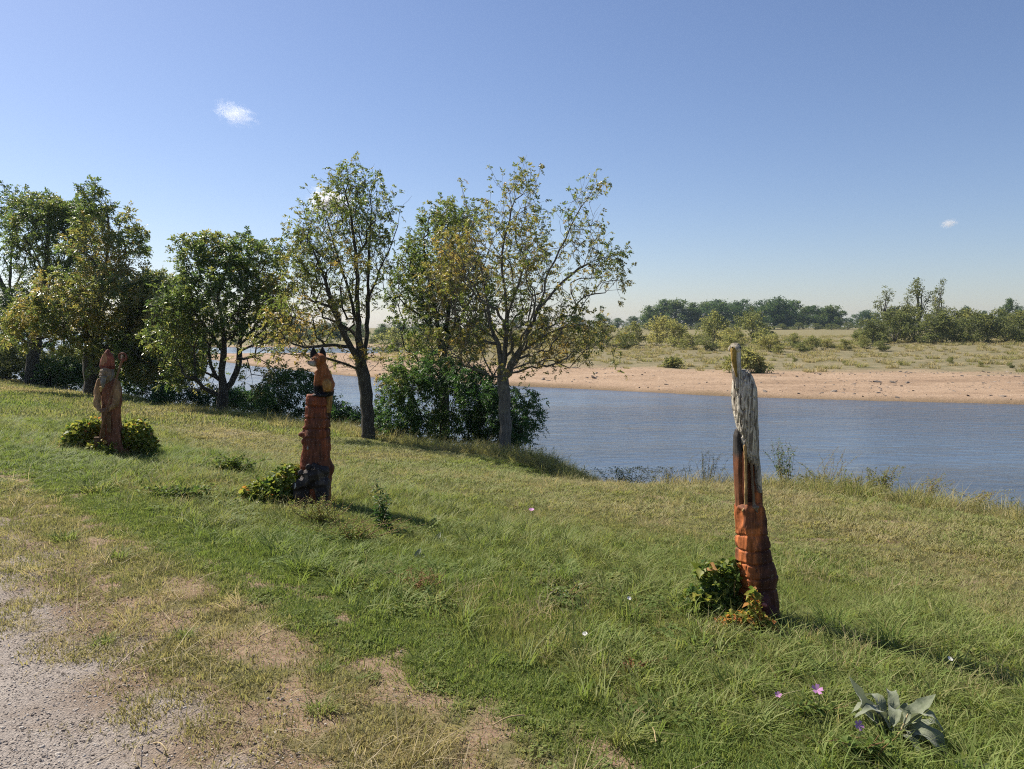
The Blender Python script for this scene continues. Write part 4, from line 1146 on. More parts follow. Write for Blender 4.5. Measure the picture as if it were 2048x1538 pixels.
fuse('tail', bm, 0.006, lambda co, no: np.where((co[:, 2] < Fx(634, 824)[2])[:, None], np.array((0.05, 0.03, 0.02))[None], np.array((0.36, 0.20, 0.055))[None]) * (1 + .3 * n3(co, (30, 30, 9)))[:, None], M['stain'], fox, lambda co, no: 0.004 * n3(co, (45, 45, 9)))
# dark animal carved into the foot
bm = bmesh.new()
bm_cap(bm, [Fx(650, 940, -0.10), Fx(640, 938, -0.14), Fx(628, 948, -0.15)], [0.075, 0.095, 0.085])
bm_ell(bm, Fx(640, 962, -0.13), (0.115, 0.07, 0.06))
bm_cap(bm, [Fx(622, 955, -0.16), Fx(610, 962, -0.18), Fx(601, 968, -0.19)], [0.07, 0.055, 0.034])
for (a, b) in (((617, 965), (616, 1012)), ((646, 968), (648, 1030)), ((655, 960), (657, 1008))):
    bm_cap(bm, [Fx(*a, -0.13), Fx((a[0] + b[0]) / 2, (a[1] + b[1]) / 2, -0.15), Fx(*b, -0.15)], [0.055, 0.042, 0.036])
bm_cap(bm, [Fx(602, 965, -0.16), Fx(603, 985, -0.17)], [0.04, 0.03])
def boar_col(co, no):
    k = 1 + 0.5 * n3(co, 22); c = np.array((0.045, 0.037, 0.034))[None] * k[:, None]
    w = sst(0.2, 0.4, n3(co, 14, 3.0)) * 0.55
    c = c * (1 - w[:, None]) + np.array((0.17, 0.14, 0.12))[None] * w[:, None]
    l = sst(Fx(634, 978)[2], Fx(634, 990)[2], co[:, 2]) * sst(0.0, 0.25, n3(co, (20, 20, 6), 8)) * 0.7
    return c * (1 - l[:, None]) + np.array((0.14, 0.05, 0.025))[None] * l[:, None]
boar = fuse('animal_relief', bm, 0.0085, boar_col, M['stain'], fox, lambda co, no: cuts(co, 18, 0.014) + 0.004 * n3(co, 40), 1, 'blackish animal with a pale tusk carved around the foot of the post')
bm = bmesh.new(); bm_cap(bm, [Fx(603, 957, -0.235), Fx(604, 963, -0.24), Fx(602, 968, -0.235)], [0.004, 0.007, 0.005]); fuse('tusk', bm, 0.003, flatcol((0.55, 0.52, 0.45), 0), M['stain'], boar)
for p_ in ((627, 927, -0.20), (612, 938, -0.2)):
    bm = bmesh.new(); bm_ell(bm, Fx(*p_), (0.028, 0.02, 0.035), (0, 0.4, 0)); fuse('ear', bm, 0.006, flatcol((0.05, 0.042, 0.04), .4), M['stain'], boar)

# ---- bishop
bb = ground_at(230, 908); KB = bb.y / FPX
bis = thing('bishop_carving', 'brown carved wooden bishop with mitre, grey beard and hooked staff', 'sculpture', (bb.x, bb.y, bb.z))
SB = Spot(0, 0, bb)
def Bx(px, py, dy=0.0): q = SB.p(px, py); return (q[0], dy, q[2])
BR = (0.23, 0.095, 0.053); TAN = (0.44, 0.26, 0.125)
def robe_disp(co, no):
    a = np.arctan2(co[:, 1], co[:, 0])
    low = sst(0.62, 0.2, co[:, 2])
    return 0.016 * np.sin(a * 9 + 2.5 * n3(co, 3)) * low + cuts(co, (13, 13, 5), 0.016) + 0.005 * n3(co, 32)
bm = bmesh.new()
bm_loft(bm, rings(Bx, [(920, 204, 262), (900, 204, 257), (875, 204, 249), (850, 205, 243), (825, 205, 242), (800, 203, 242), (780, 201, 241), (766, 201, 238), (758, 205, 233)], 0.75, 2.3, 0.0), 36)
fuse('robe', bm, 0.011, lambda co, no: np.array(BR)[None] * (1 + .3 * n3(co, (9, 9, 4)) + .2 * n3(co, 40))[:, None], M['stain'], bis, robe_disp, 1)
# cloak edges / sleeves
for pts, rr in (([Bx(203, 762, -.04), Bx(201, 785, -.09), Bx(204, 808, -.13), Bx(212, 816, -.18)], [.042, .047, .046, .026]),
                ([Bx(236, 764, -.04), Bx(241, 785, -.08), Bx(239, 808, -.13), Bx(230, 817, -.18)], [.042, .047, .046, .026])):
    bm = bmesh.new(); bm_cap(bm, pts, rr)
    fuse('sleeve', bm, 0.009, lambda co, no: np.array(TAN)[None] * (.8 + .45 * n3(co, (10, 10, 4)))[:, None], M['stain'], bis, lambda co, no: cuts(co, (20, 20, 7), 0.012))
bm = bmesh.new()
bm_loft(bm, rings(Bx, [(872, 213, 222), (845, 216, 224), (822, 217, 225)], 0.6, 3, 0, -0.17)); bm_loft(bm, rings(Bx, [(862, 226, 234), (842, 226, 234), (822, 225, 233)], 0.6, 3, 0, -0.165))
fuse('stole', bm, 0.007, flatcol((0.17, 0.095, 0.045), .3), M['stain'], bis, lambda co, no: 0.003 * n3(co, 30))
for cx in (220, 229):
    bm = bmesh.new(); bm_ell(bm, Bx(cx, 817, -.205), (.034, .03, .024))
    for q in range(4): bm_cap(bm, [Bx(cx - 3 + 2 * q, 815, -.215), Bx(cx - 3 + 2 * q, 821, -.232)], [.010, .008], 8)
    bm_cap(bm, [Bx(cx + (4 if cx < 224 else -4), 814, -.21), Bx(cx + (5 if cx < 224 else -5), 819, -.235)], [.010, .008], 8)
    fuse('hand', bm, 0.005, flatcol((0.20, 0.11, 0.06), .2), M['stain'], bis)
# head
bm = bmesh.new()
bm_ell(bm, Bx(218, 748, -.05), (.095, .10, .13)); bm_ell(bm, Bx(218, 742, -.145), (.05, .02, .03)); bm_cap(bm, [Bx(217.5, 743, -.15), Bx(217.5, 749, -.17)], [.012, .020]); bm_ell(bm, Bx(211, 750, -.125), (.03, .025, .025)); bm_ell(bm, Bx(225, 750, -.125), (.03, .025, .025))
bm_ell(bm, Bx(218, 762, -.02), (.08, .08, .06))
head = fuse('head', bm, 0.007, flatcol((0.26, 0.19, 0.12), .25), M['stain'], bis, lambda co, no: 0.004 * n3(co, 28))
for ex in (213, 222):
    bm = bmesh.new(); bm_ell(bm, Bx(ex, 744.5, -.148), (.011, .008, .007)); fuse('eye', bm, 0.003, flatcol((.03, .025, .02), 0), M['stain'], head)
bm = bmesh.new(); bm_cap(bm, [Bx(218, 754, -.14), Bx(218, 764, -.165), Bx(217, 775, -.15)], [.036, .032, .012]); bm_cap(bm, [Bx(208, 740, -.06), Bx(207, 750, -.07), Bx(209, 760, -.09)], [.022, .026, .018]); bm_cap(bm, [Bx(229, 740, -.06), Bx(229, 750, -.07), Bx(227, 760, -.09)], [.022, .026, .018])
bm_cap(bm, [Bx(212, 752.5, -.16), Bx(218, 751.5, -.175), Bx(224, 752.5, -.16)], [.012, .016, .012])
fuse('beard', bm, 0.007, flatcol((0.22, 0.20, 0.175), .5), M['weathered'], head, lambda co, no: 0.008 * n3(co, (45, 45, 10)))
bm = bmesh.new()
bm_loft(bm, rings(Bx, [(738, 205, 231), (730, 203, 232), (722, 204, 231.5), (714, 207, 230), (706, 211, 226), (701, 214.5, 222.5), (698, 217, 220)], 0.75, 2.0, 0.0, -0.04), 28)
mitre = fuse('mitre', bm, 0.007, flatcol((0.27, 0.085, 0.05), .2), M['stain'], bis, lambda co, no: 0.004 * n3(co, 22))
bm = bmesh.new()
bm_loft(bm, rings(Bx, [(730, 208, 223), (722, 209, 223), (713, 212, 221), (704, 216, 219)], 0.35, 2.6, 0.0, -0.10), 16)
fuse('front_panel', bm, 0.006, flatcol((0.38, 0.19, 0.10), .2), M['stain'], mitre, lambda co, no: 0.003 * n3(co, 25))
bm = bmesh.new(); bm_loft(bm, rings(Bx, [(737, 204.5, 231.5), (731, 202.5, 232.5)], 0.77, 2.0, 0.0, -0.04), 28)
fuse('band', bm, 0.006, flatcol((0.15, 0.035, 0.025), .2), M['stain'], mitre)
bm = bmesh.new(); bm_ell(bm, Bx(216, 773, -.175), (.035, .014, .014), (0, .2, 0)); bm_ell(bm, Bx(215, 778, -.175), (.018, .012, .03))
fuse('clasp', bm, 0.005, flatcol((0.46, 0.30, 0.10), .2), M['stain'], bis)
# staff with crook
bm = bmesh.new()
bm_cap(bm, [Bx(213, 880, -.20), Bx(224, 840, -.23), Bx(230, 816, -.23), Bx(240, 775, -.19), Bx(248, 740, -.14), Bx(252, 722, -.12)], [.014, .015, .016, .016, .016, .018], 8)
staff = fuse('staff', bm, 0.006, flatcol((0.20, 0.10, 0.05), .3), M['stain'], bis)
cp = []; 
for i in range(22):
    t = i / 21; a = -0.6 + t * 6.6; rr = 9.5 * (1 - 0.6 * t)
    cp.append(Bx(252.5 + rr * math.cos(a), 713.5 - rr * math.sin(a), -.12))
bm = bmesh.new(); bm_cap(bm, [Bx(252, 724, -.12), Bx(257, 719, -.12)] + cp, [.015] * 2 + list(np.linspace(.014, .009, 22)), 8)
fuse('crook', bm, 0.005, flatcol((0.17, 0.055, 0.034), .2), M['stain'], staff)
bm = bmesh.new(); bm_cap(bm, [Bx(252, 707, -.12), Bx(252, 720, -.12)], [.008, .008], 8); bm_cap(bm, [Bx(249.5, 711.5, -.12), Bx(254.5, 711.5, -.12)], [.008, .008], 8)
fuse('cross', bm, 0.004, flatcol((0.5, 0.36, 0.27), 0), M['stain'], staff)
# book / wooden block at the robe front
bm = bmesh.new(); bm_loft(bm, rings(Bx, [(903, 204, 216), (885, 204, 216), (870, 204, 215)], 0.8, 5, .2, -.2)); fuse('carved_block', bm, 0.008, flatcol((0.13, 0.07, 0.035), .3), M['stain'], bis, lambda co, no: 0.004 * n3(co, 25))

# ------------------------------------------------------------------ grass
def scatter(name, src_me, P, rz, tilt, scl, tint, m, label=None, cat=None):
    src = bpy.data.objects.new(name + '_source', src_me)
    if len(src_me.materials) == 0: src_me.materials.append(m)
    n = len(P)
    me = bpy.data.meshes.new(name); me.vertices.add(n); me.vertices.foreach_set('co', np.asarray(P, dtype=np.float32).ravel())
    rot = np.zeros((n, 3), dtype=np.float32); rot[:, :2] = tilt; rot[:, 2] = rz
    a = me.attributes.new('rot', 'FLOAT_VECTOR', 'POINT'); a.data.foreach_set('vector', rot.ravel())
    s3 = np.asarray(scl, dtype=np.float32)
    if s3.ndim == 1: s3 = np.repeat(s3[:, None], 3, 1)
    a = me.attributes.new('scl', 'FLOAT_VECTOR', 'POINT'); a.data.foreach_set('vector', s3.ravel())
    fattr(me, 'itint', tint)
    ng = bpy.data.node_groups.new(name, 'GeometryNodeTree')
    ng.interface.new_socket('Geometry', in_out='INPUT', socket_type='NodeSocketGeometry')
    ng.interface.new_socket('Geometry', in_out='OUTPUT', socket_type='NodeSocketGeometry')
    gi = ng.nodes.new('NodeGroupInput'); go = ng.nodes.new('NodeGroupOutput')
    ip = ng.nodes.new('GeometryNodeInstanceOnPoints'); oi = ng.nodes.new('GeometryNodeObjectInfo'); oi.inputs[0].default_value = src
    ar = ng.nodes.new('GeometryNodeInputNamedAttribute'); ar.data_type = 'FLOAT_VECTOR'; ar.inputs[0].default_value = 'rot'
    as_ = ng.nodes.new('GeometryNodeInputNamedAttribute'); as_.data_type = 'FLOAT_VECTOR'; as_.inputs[0].default_value = 'scl'
    er = ng.nodes.new('FunctionNodeEulerToRotation')
    ng.links.new(ar.outputs[0], er.inputs[0]); ng.links.new(er.outputs[0], ip.inputs['Rotation']); ng.links.new(as_.outputs[0], ip.inputs['Scale'])
    ng.links.new(gi.outputs[0], ip.inputs['Points']); ng.links.new(oi.outputs['Geometry'], ip.inputs['Instance']); ng.links.new(ip.outputs[0], go.inputs[0])
    o = link(bpy.data.objects.new(name, me)); md = o.modifiers.new('scatter', 'NODES'); md.node_group = ng
    return tag(o, label, cat, None, 'stuff')

def tuft_mesh(name, seed, n, radius, h0, h1, w, bend, lean=0.3, tv=0.12, flatness=0.0):
    rng = np.random.default_rng(seed)
    V = []; F = []; T = []
    for i in range(n):
        a = rng.uniform(0, 6.283); r = radius * math.sqrt(rng.random())
        b = np.array((r * math.cos(a), r * math.sin(a), -0.01))
        h = rng.uniform(h0, h1); az = rng.uniform(0, 6.283) if rng.random() < .5 else a + rng.normal(0, .5)
        d = np.array((math.cos(az), math.sin(az), 0)); s = np.array((-d[1], d[0], 0)); 
        yaw = rng.normal(0, .6); s = s * math.cos(yaw) + d * math.sin(yaw)
        le = abs(rng.normal(0, lean)); be = bend * rng.uniform(.3, 1.3)
        p1 = b + np.array((0, 0, 1)) * h * .55 + d * h * (le * .45 + be * .18)
        p2 = b + np.array((0, 0, 1)) * h * (1 - .5 * min(1, be) * .6) + d * h * (le + be * .7)
        ww = w * rng.uniform(.7, 1.3)
        k = len(V)
        V += [b - s * ww * .5, b + s * ww * .5, p1 - s * ww * .42, p1 + s * ww * .42, p2]
        F += [(k, k + 1, k + 3), (k, k + 3, k + 2), (k + 2, k + 3, k + 4)]
        t = rng.normal(0, tv); T += [t + .03, t + .03, t, t, t + .06]
    me = bpy.data.meshes.new(name); setgeo(me, V, [np.array(F)]); fattr(me, 'tint', T); me.materials.append(M['grass'])
    return me

def clover_mesh(name, seed, n, radius, size, h, m):
    rng = np.random.default_rng(seed); lv = Leaves()
    r = radius * np.sqrt(rng.random(n)); a = rng.uniform(0, 6.283, n)
    C = np.stack([r * np.cos(a), r * np.sin(a), rng.uniform(.3, 1, n) * h * (1 - .4 * (r / radius) ** 2)], 1)
    for k in range(3):
        az = a + k * 2.09 + rng.normal(0, .2, n)
        A = np.stack([np.cos(az), np.sin(az), rng.normal(.1, .15, n)], 1)
        N = unit(np.array([0, 0, 1.0]) + rng.normal(0, .25, (n, 3)))
        lv.rhomb(C, unit(A), N, size * rng.uniform(.7, 1.2, n), size * .95, rng.normal(0, .12, n), .05, .6)
    me = bpy.data.meshes.new(name); setgeo(me, np.concatenate(lv.V), [np.concatenate(lv.F)]); fattr(me, 'tint', np.concatenate(lv.T)); me.materials.append(m)
    return me

def gpoints(seed, dens, dmin, dmax, vr, accept, ur=(-9, 60)):
    """random ground points in view (with a margin) between two distances and two v lines"""
    rng = np.random.default_rng(seed)
    n = int(dens * 2 * 0.98 * (dmax ** 2 - dmin ** 2) / 2)
    d = np.sqrt(rng.uniform(dmin ** 2, dmax ** 2, n)); a = rng.uniform(-.82, .82, n)
    x = d * np.sin(a); y = d * np.cos(a)
    u, v = to_uv(x, y)
    k = (v > vr[0]) & (v < vr[1])
    x, y, u, v = x[k], y[k], u[k], v[k]
    p = accept(x, y, u, v)
    k = rng.random(len(x)) < p
    return x[k], y[k], u[k], v[k], rng

def put_grass(name, label, me, seed, dens, dmin, dmax, vr, accept, s0, s1, tintf, tiltv=.15, cat='grass', m=None, hfun=None):
    x, y, u, v, rng = gpoints(seed, dens, dmin, dmax, vr, accept)
    n = len(x); z = gz(x, y)
    s = rng.uniform(s0, s1, n)
    s3 = np.repeat(s[:, None], 3, 1)
    if hfun is not None: s3[:, 2] *= hfun(x, y, u, v)
    return scatter(name, me, np.stack([x, y, z], 1), rng.uniform(0, 6.28, n), rng.normal(0, tiltv, (n, 2)), s3, tintf(x, y) + rng.normal(0, .06, n), m or M['grass'], label, cat)

notsoil = lambda x, y: 1 - soil_mask(x, y)
TINT = lambda k, o: (lambda x, y: dry_mask(x, y) * k + o)
hvar = lambda x, y, u, v: .14 + .85 * fbm(x * 1.1, y * 1.1, 91, 3)
tallm = lambda u, v: sst(2.35, 2.9, v) * sst(6.3, 5.2, v)

short_near = tuft_mesh('short_tuft', 1, 46, .085, .015, .05, .0045, .7, .5)
short_mid = tuft_mesh('short_tuft_mid', 2, 60, .16, .025, .075, .010, .6, .5)
short_far = tuft_mesh('short_tuft_far', 3, 60, .34, .04, .11, .022, .6, .5)
tall_a = tuft_mesh('tall_tuft', 4, 30, .055, .10, .24, .006, .75, .28)
tall_b = tuft_mesh('tall_tuft_b', 5, 24, .05, .12, .30, .007, 1.0, .3)
dry_t = tuft_mesh('dry_tuft', 6, 26, .06, .06, .20, .004, .9, .5)
clov = clover_mesh('clover_patch', 7, 46, .075, .013, .03, M['weed'])

put_grass('verge_grass', 'short worn grass on the trodden verge beside the path', short_near, 201, 420, 2.0, 9.5, (0.75, 6.8), lambda x, y, u, v: np.maximum(notsoil(x, y), .22 * sst(.9, 1.5, v)) , .55, 1.2, TINT(.85, .04), hfun=lambda x, y, u, v: 1 + 1.3 * tallm(u, v) * fbm(x * 1.7, y * 1.7, 89, 3))
put_grass('strip_grass', 'vivid green strip of short fresh grass between trodden verge and tall grass', short_near, 215, 330, 2.0, 13, (1.95, 2.95), lambda x, y, u, v: notsoil(x, y) * sst(2.0, 2.2, v + (fbm(x, y, 81, 2) - .5) * .3) * sst(2.9, 2.6, v), .6, 1.1, lambda x, y: -.04 + .16 * fbm(x * 1.5, y * 1.5, 80, 3))
put_grass('lawn_grass', 'mown grass of the river bank in the middle distance', short_mid, 202, 100, 8.5, 20, (0.8, 12.6), lambda x, y, u, v: notsoil(x, y), .6, 1.2, TINT(.8, .02), hfun=hvar)
put_grass('lawn_grass', 'mown grass of the river bank nearer the right edge', short_mid, 212, 150, 4.2, 8.6, (6.0, 12.6), lambda x, y, u, v: notsoil(x, y), .45, .9, TINT(.85, .02), hfun=hvar)
put_grass('far_lawn_grass', 'distant mown grass below the left trees', short_far, 203, 16, 19, 62, (0.8, 13.2), lambda x, y, u, v: notsoil(x, y), .6, 1.2, TINT(.75, .03))
put_grass('tall_grass', 'tall uncut grass along the line of carvings', tall_a, 204, 110, 2.0, 13, (2.3, 6.3), lambda x, y, u, v: tallm(u, v) * sst(.30, .52, fbm(x * .9, y * .9, 95, 3)), .55, 1.15, TINT(.75, .04), .2, hfun=hvar)
put_grass('tall_grass', 'longer arching grass tufts among the carvings', tall_b, 205, 26, 2.0, 13, (2.6, 5.8), lambda x, y, u, v: tallm(u, v) * sst(.5, .62, fbm(x * .7, y * .7, 97, 3)), .6, 1.2, TINT(.6, .0), .2, hfun=hvar)
put_grass('tall_grass', 'tall grass along the far part of the carving line', tall_a, 206, 30, 12, 34, (2.2, 6.0), lambda x, y, u, v: tallm(u, v), .7, 1.2, TINT(.7, .08), .2, hfun=hvar)
put_grass('dry_grass', 'dry straw-coloured blades scattered through the verge', dry_t, 207, 26, 2.0, 14, (1.0, 12), lambda x, y, u, v: (1 - .9 * sst(2.0, 2.25, v) * sst(3.0, 2.7, v)) * sst(.4, .6, fbm(x * .8, y * .8, 99, 3)) * .9, .5, 1.0, lambda x, y: .5 + .4 * fbm(x * 2, y * 2, 84, 2), .4)
put_grass('edge_grass', 'rough dry grass fringing the top of the river bank', dry_t, 208, 60, 8, 30, (10.6, 13.2), lambda x, y, u, v: sst(10.7, 11.6, v + (fbm(x * .8, y * .8, 98, 2) - .5) * 1.2), 1.2, 2.3, lambda x, y: .25 + .55 * fbm(x * .6, y * .6, 93, 3), .3)
put_grass('edge_grass', 'green rough grass fringing the top of the river bank', tall_a, 209, 40, 8, 40, (11.0, 13.4), lambda x, y, u, v: sst(11.0, 11.8, v + (fbm(x * .8, y * .8, 98, 2) - .5) * 1.2), .8, 1.4, lambda x, y: .05 + .4 * fbm(x * .6, y * .6, 94, 3), .3)
put_grass('clover', 'low clover strip between the trodden verge and the tall grass', clov, 210, 150, 2.0, 12, (1.5, 3.0), lambda x, y, u, v: notsoil(x, y) * sst(1.95, 2.25, v) * sst(2.9, 2.5, v) * (.25 + .75 * sst(.35, .55, fbm(x * 1.6, y * 1.6, 87, 3))), .45, .95, lambda x, y: .55 + .4 * (fbm(x, y, 92, 3) - .5), .1, 'clover', M['weed'])
put_grass('clover', 'low leafy plants scattered under the tall grass', clov, 211, 30, 2.0, 12, (2.6, 5.5), lambda x, y, u, v: sst(.5, .62, fbm(x * 1.3, y * 1.3, 96, 3)), .9, 2.0, lambda x, y: .5 + 0 * x, .2, 'clover', M['weed'])

# weedy fringe on the lip
rng = np.random.default_rng(55); lvs = Leaves(); V_, F_, T_ = [], [], []
tbw = Tubes()
for k in range(7):
    q = np.array((rng.normal(0, .10), rng.normal(0, .10), rng.uniform(.18, .42))); P_ = subdiv([(0, 0, 0), q * np.array((.4, .4, .55)), q], .04, .005, rng)
    tbw.add(P_, np.linspace(.003, .001, len(P_)), 3, .75)
    nL = 16; f = rng.uniform(.15, 1, nL); ii = (f * (len(P_) - 1)).astype(int); A = unit(rng.normal(size=(nL, 3)) + np.array((0, 0, .3)))
    lvs.rhomb(P_[ii], A, unit(rng.normal(0, .5, (nL, 3)) + np.array((0, 0, 1))), .045 * (1.2 - .6 * f), .017, rng.normal(.1, .12, nL))
nv = sum(len(x) for x in lvs.V)
fm = bpy.data.meshes.new('fringe_weed'); setgeo(fm, np.concatenate(lvs.V + tbw.V), [np.concatenate(lvs.F), np.concatenate(tbw.F) + nv]); fattr(fm, 'tint', np.concatenate(lvs.T + tbw.T))
put_grass('bank_fringe', 'continuous fringe of thin weeds along the lip of the river bank', fm, 214, 9, 8, 26, (11.3, 13.0), lambda x, y, u, v: sst(.36, .55, fbm(x * .7, y * .7, 83, 3)) * sst(11.3, 12, v), .6, 1.35, lambda x, y: .15 + .6 * fbm(x * .9, y * .9, 82, 2), .2, 'weeds', M['weed'])
lit = tuft_mesh('litter', 41, 14, .16, .02, .06, .004, 2.2, 2.5, .1)
put_grass('straw_litter', 'dead grass and straw litter lying over the trodden verge', lit, 213, 40, 2.0, 10, (0.9, 3.2), lambda x, y, u, v: (.3 * sst(2.9, 3.1, v) + sst(2.15, 1.95, v)) * (.25 + .75 * sst(.45, .6, fbm(x * 1.5, y * 1.5, 86, 3))), .5, 1.2, lambda x, y: .8 + .15 * fbm(x * 3, y * 3, 85, 2), .3, 'litter')
# pebbles
bm = bmesh.new(); bmesh.ops.create_icosphere(bm, subdivisions=1, radius=1)
rr = random.Random(3)
for v_ in bm.verts: v_.co = v_.co * rr.uniform(.75, 1.15); v_.co.z *= .6
pm = bpy.data.meshes.new('pebble'); bm.to_mesh(pm); bm.free()
m, nt = nodes_of('pebble_stone')
a_ = attr(nt, 'itint', 'INSTANCER'); r_ = ramp(nt, [(0, (.14, .115, .095)), (.5, (.33, .28, .235)), (1, (.52, .47, .41))]); nt.links.new(a_.outputs['Fac'], r_.inputs[0])
p = pbsdf(nt, .9, .2); nt.links.new(r_.outputs[0], p.inputs['Base Color']); finish(nt, p)
x, y, u, v, rng = gpoints(301, 5200, 1.5, 8, (-.2, 2.4), lambda x, y, u, v: np.clip(.02 + .8 * sst(1.9, .9, v) * sst(.3, .75, v) * fbm(x * 2.2, y * 2.2, 88, 3) * 1.4, 0, 1) * (soil_mask(x, y) > .2) * sst(9, 3, np.hypot(x, y)))
n = len(x); s = np.clip(rng.lognormal(-5.65, .42, n), .0016, .012)
scatter('gravel', pm, np.stack([x, y, gz(x, y) + .006], 1), rng.uniform(0, 6.28, n), rng.normal(0, .3, (n, 2)), s, rng.random(n), m, 'loose gravel and small stones along the path edge', 'gravel')
# dark debris on the sand
rng = np.random.default_rng(78)
sx = rng.uniform(-30, 80, 2600); ss_ = rng.uniform(1, 26, 2600); sy = ys(sx) + ss_
k = rng.random(2600) < sst(.4, .62, fbm(sx * .2, sy * .5, 73, 3)); sx, sy = sx[k], sy[k]; n = len(sx)
scatter('sand_debris', pm, np.stack([sx, sy, fz(sx, sy)], 1), rng.uniform(0, 6.28, n), rng.normal(0, .3, (n, 2)), rng.lognormal(-2.6, .45, n)[:, None] * np.array([[1.4, .9, .8]]), rng.uniform(0, .25, n), m, 'dark driftwood crumbs and clods strewn over the sandbank', 'debris')
# scrub tufts on the far bank
rng = np.random.default_rng(77)
far_t = tuft_mesh('scrub_tuft_mesh', 8, 70, .5, .15, .6, .05, .5, .5)
sx = rng.uniform(-25, 130, 9000); ss_ = rng.uniform(14, 150, 9000); sy = ys(sx) + ss_
nz = fbm(sx * .09, sy * .16, 71, 4); nz2 = fbm(sx * .5, sy * .5, 72, 3)
k = (rng.random(9000) < sst(16, 34, ss_ + (nz - .5) * 26) * sst(.42, .6, nz2))
sx, sy = sx[k], sy[k]; n = len(sx)
scatter('dry_scrub', far_t, np.stack([sx, sy, fz(sx, sy)], 1), rng.uniform(0, 6.28, n), rng.normal(0, .1, (n, 2)), rng.uniform(.4, 1.3, n), rng.uniform(.5, .8, n), M['grass'], 'grey-green dry scrub covering the far bank behind the sand', 'scrub')

# ------------------------------------------------------------------ climbing plants at the feet of the carvings
def vine_leaf_mesh(name, tint):
    out = [(0, 0), (.34, -.10), (.52, .22), (.36, .50), (.24, .60), (.12, .80), (0, 1.0), (-.12, .80), (-.24, .60), (-.36, .50), (-.52, .22), (-.34, -.10)]
    V = [(x, y, abs(x) * .28 - .12 * y * y) for x, y in out] + [(0, .42, -.02)]
    n = len(out)
    F = np.array([(i, (i + 1) % n, n) for i in range(n)])
    me = bpy.data.meshes.new(name); setgeo(me, V, [F], True); fattr(me, 'tint', [tint] * len(V)); me.materials.append(M['vine'])
    return me
VL = [vine_leaf_mesh('leaf', t) for t in (.08, .25, .42, .58, .72, .95)]

def vine_bush(name, label, base, ells, nparts, nfill, size, seed, weights, group=None, stems=7):
    rng = np.random.default_rng(seed)
    t = thing(name, label, 'shrub', base, 0, group)
    tb = Tubes(); tips = []
    for k in range(stems):
        e = ells[k % len(ells)]; q = np.array(e[:3]) + rng.normal(0, .6, 3) * np.array(e[3:6])
        q[2] = max(q[2], .05)
        P = subdiv([(rng.normal(0, .04) + e[0] * .35, rng.normal(0, .04), -.03), q * np.array((.7, .8, .6)), q], .06, .006, rng); tb.add(P, np.linspace(.006, .002, len(P)), 4)
    tb.build('stems', M['dry'], t)
    def pts(n):
        p = ell_pts(rng, ells, n, .9); return p[p[:, 2] > .015]
    w = np.array(weights, float); w /= w.sum()
    C = pts(nparts)
    for c in C:
        o = bpy.data.objects.new('leaf', VL[rng.choice(len(VL), p=w)]); COL.objects.link(o); o.parent = t
        o.location = c; s = size * rng.uniform(.8, 1.5); o.scale = (s, s, s)
        o.rotation_euler = (rng.normal(-.15, .5), rng.normal(0, .45), rng.uniform(0, 6.28))
    # the many small leaves underneath
    C = pts(int(nfill * 2.6)); n = len(C); lv = Leaves()
    lv.rhomb(C, unit(rng.normal(size=(n, 3)) + np.array((0, 0, -.1))), unit(rng.normal(0, .6, (n, 3)) + np.array((0, 0, 1))), size * rng.uniform(.6, 1.15, n), size * rng.uniform(.5, .9, n), np.array((.08, .25, .42, .58, .72, .95))[rng.choice(6, n, p=w)] + rng.normal(0, .07, n), .15, .45)
    f = lv.build('foliage', M['vine'], t); f['kind'] = 'stuff'
    return t
def LE(S, px, py, rx, rz, ry, dy=0): return S.e(px, py, rx, rz, ry, dy)
S = Spot(0, 0, (hb.x - .18, hb.y + .02, gz1(hb.x - .18, hb.y + .02)))
vine_bush('ivy_shrub', 'broad-leaved green vine at the left foot of the heron post', S.b, [S.e(1435, 1195, 52, 48, .16), S.e(1460, 1150, 24, 32, .08), S.e(1400, 1205, 34, 33, .12), S.e(1415, 1145, 24, 22, .07)], 200, 800, .047, 5, (3, 3, 3, 2, .4, .1), 'vines at the feet of the carvings')
S = Spot(0, 0, (hb.x - .02, hb.y - .24, gz1(hb.x - .02, hb.y - .24)))
vine_bush('ivy_shrub', 'low reddish-leaved vine in front of the heron post', S.b, [S.e(1490, 1235, 50, 36, .10), S.e(1525, 1262, 32, 24, .09), S.e(1465, 1255, 30, 28, .1), S.e(1508, 1200, 12, 24, .05)], 130, 700, .038, 6, (1, 1, 1.5, 2, 1.5, 3), 'vines at the feet of the carvings')
S = Spot(0, 0, (fb.x - .38, fb.y - .05, gz1(fb.x - .38, fb.y - .05)))
vine_bush('ivy_shrub', 'yellow-green vine bush at the left foot of the fox post', S.b, [S.e(548, 980, 54, 50, .22), S.e(578, 960, 34, 34, .15), S.e(518, 995, 38, 34, .18), S.e(570, 1010, 40, 24, .15)], 230, 1200, .062, 7, (2, 2, 3, 2.5, 1, .3), 'vines at the feet of the carvings')
S = Spot(0, 0, (bb.x - .25, bb.y + .2, gz1(bb.x - .25, bb.y + .2)))
vine_bush('ivy_shrub', 'yellow-leaved bush at the left of the bishop carving', S.b, [S.e(172, 875, 40, 32, .3), S.e(185, 855, 24, 20, .2), S.e(150, 890, 28, 20, .25), S.e(205, 895, 30, 16, .2, -.3)], 140, 1100, .075, 8, (1, 1, 3, 3, 2, .3), 'vines at the feet of the carvings')
S = Spot(0, 0, (bb.x + .3, bb.y + .2, gz1(bb.x + .3, bb.y + .2)))
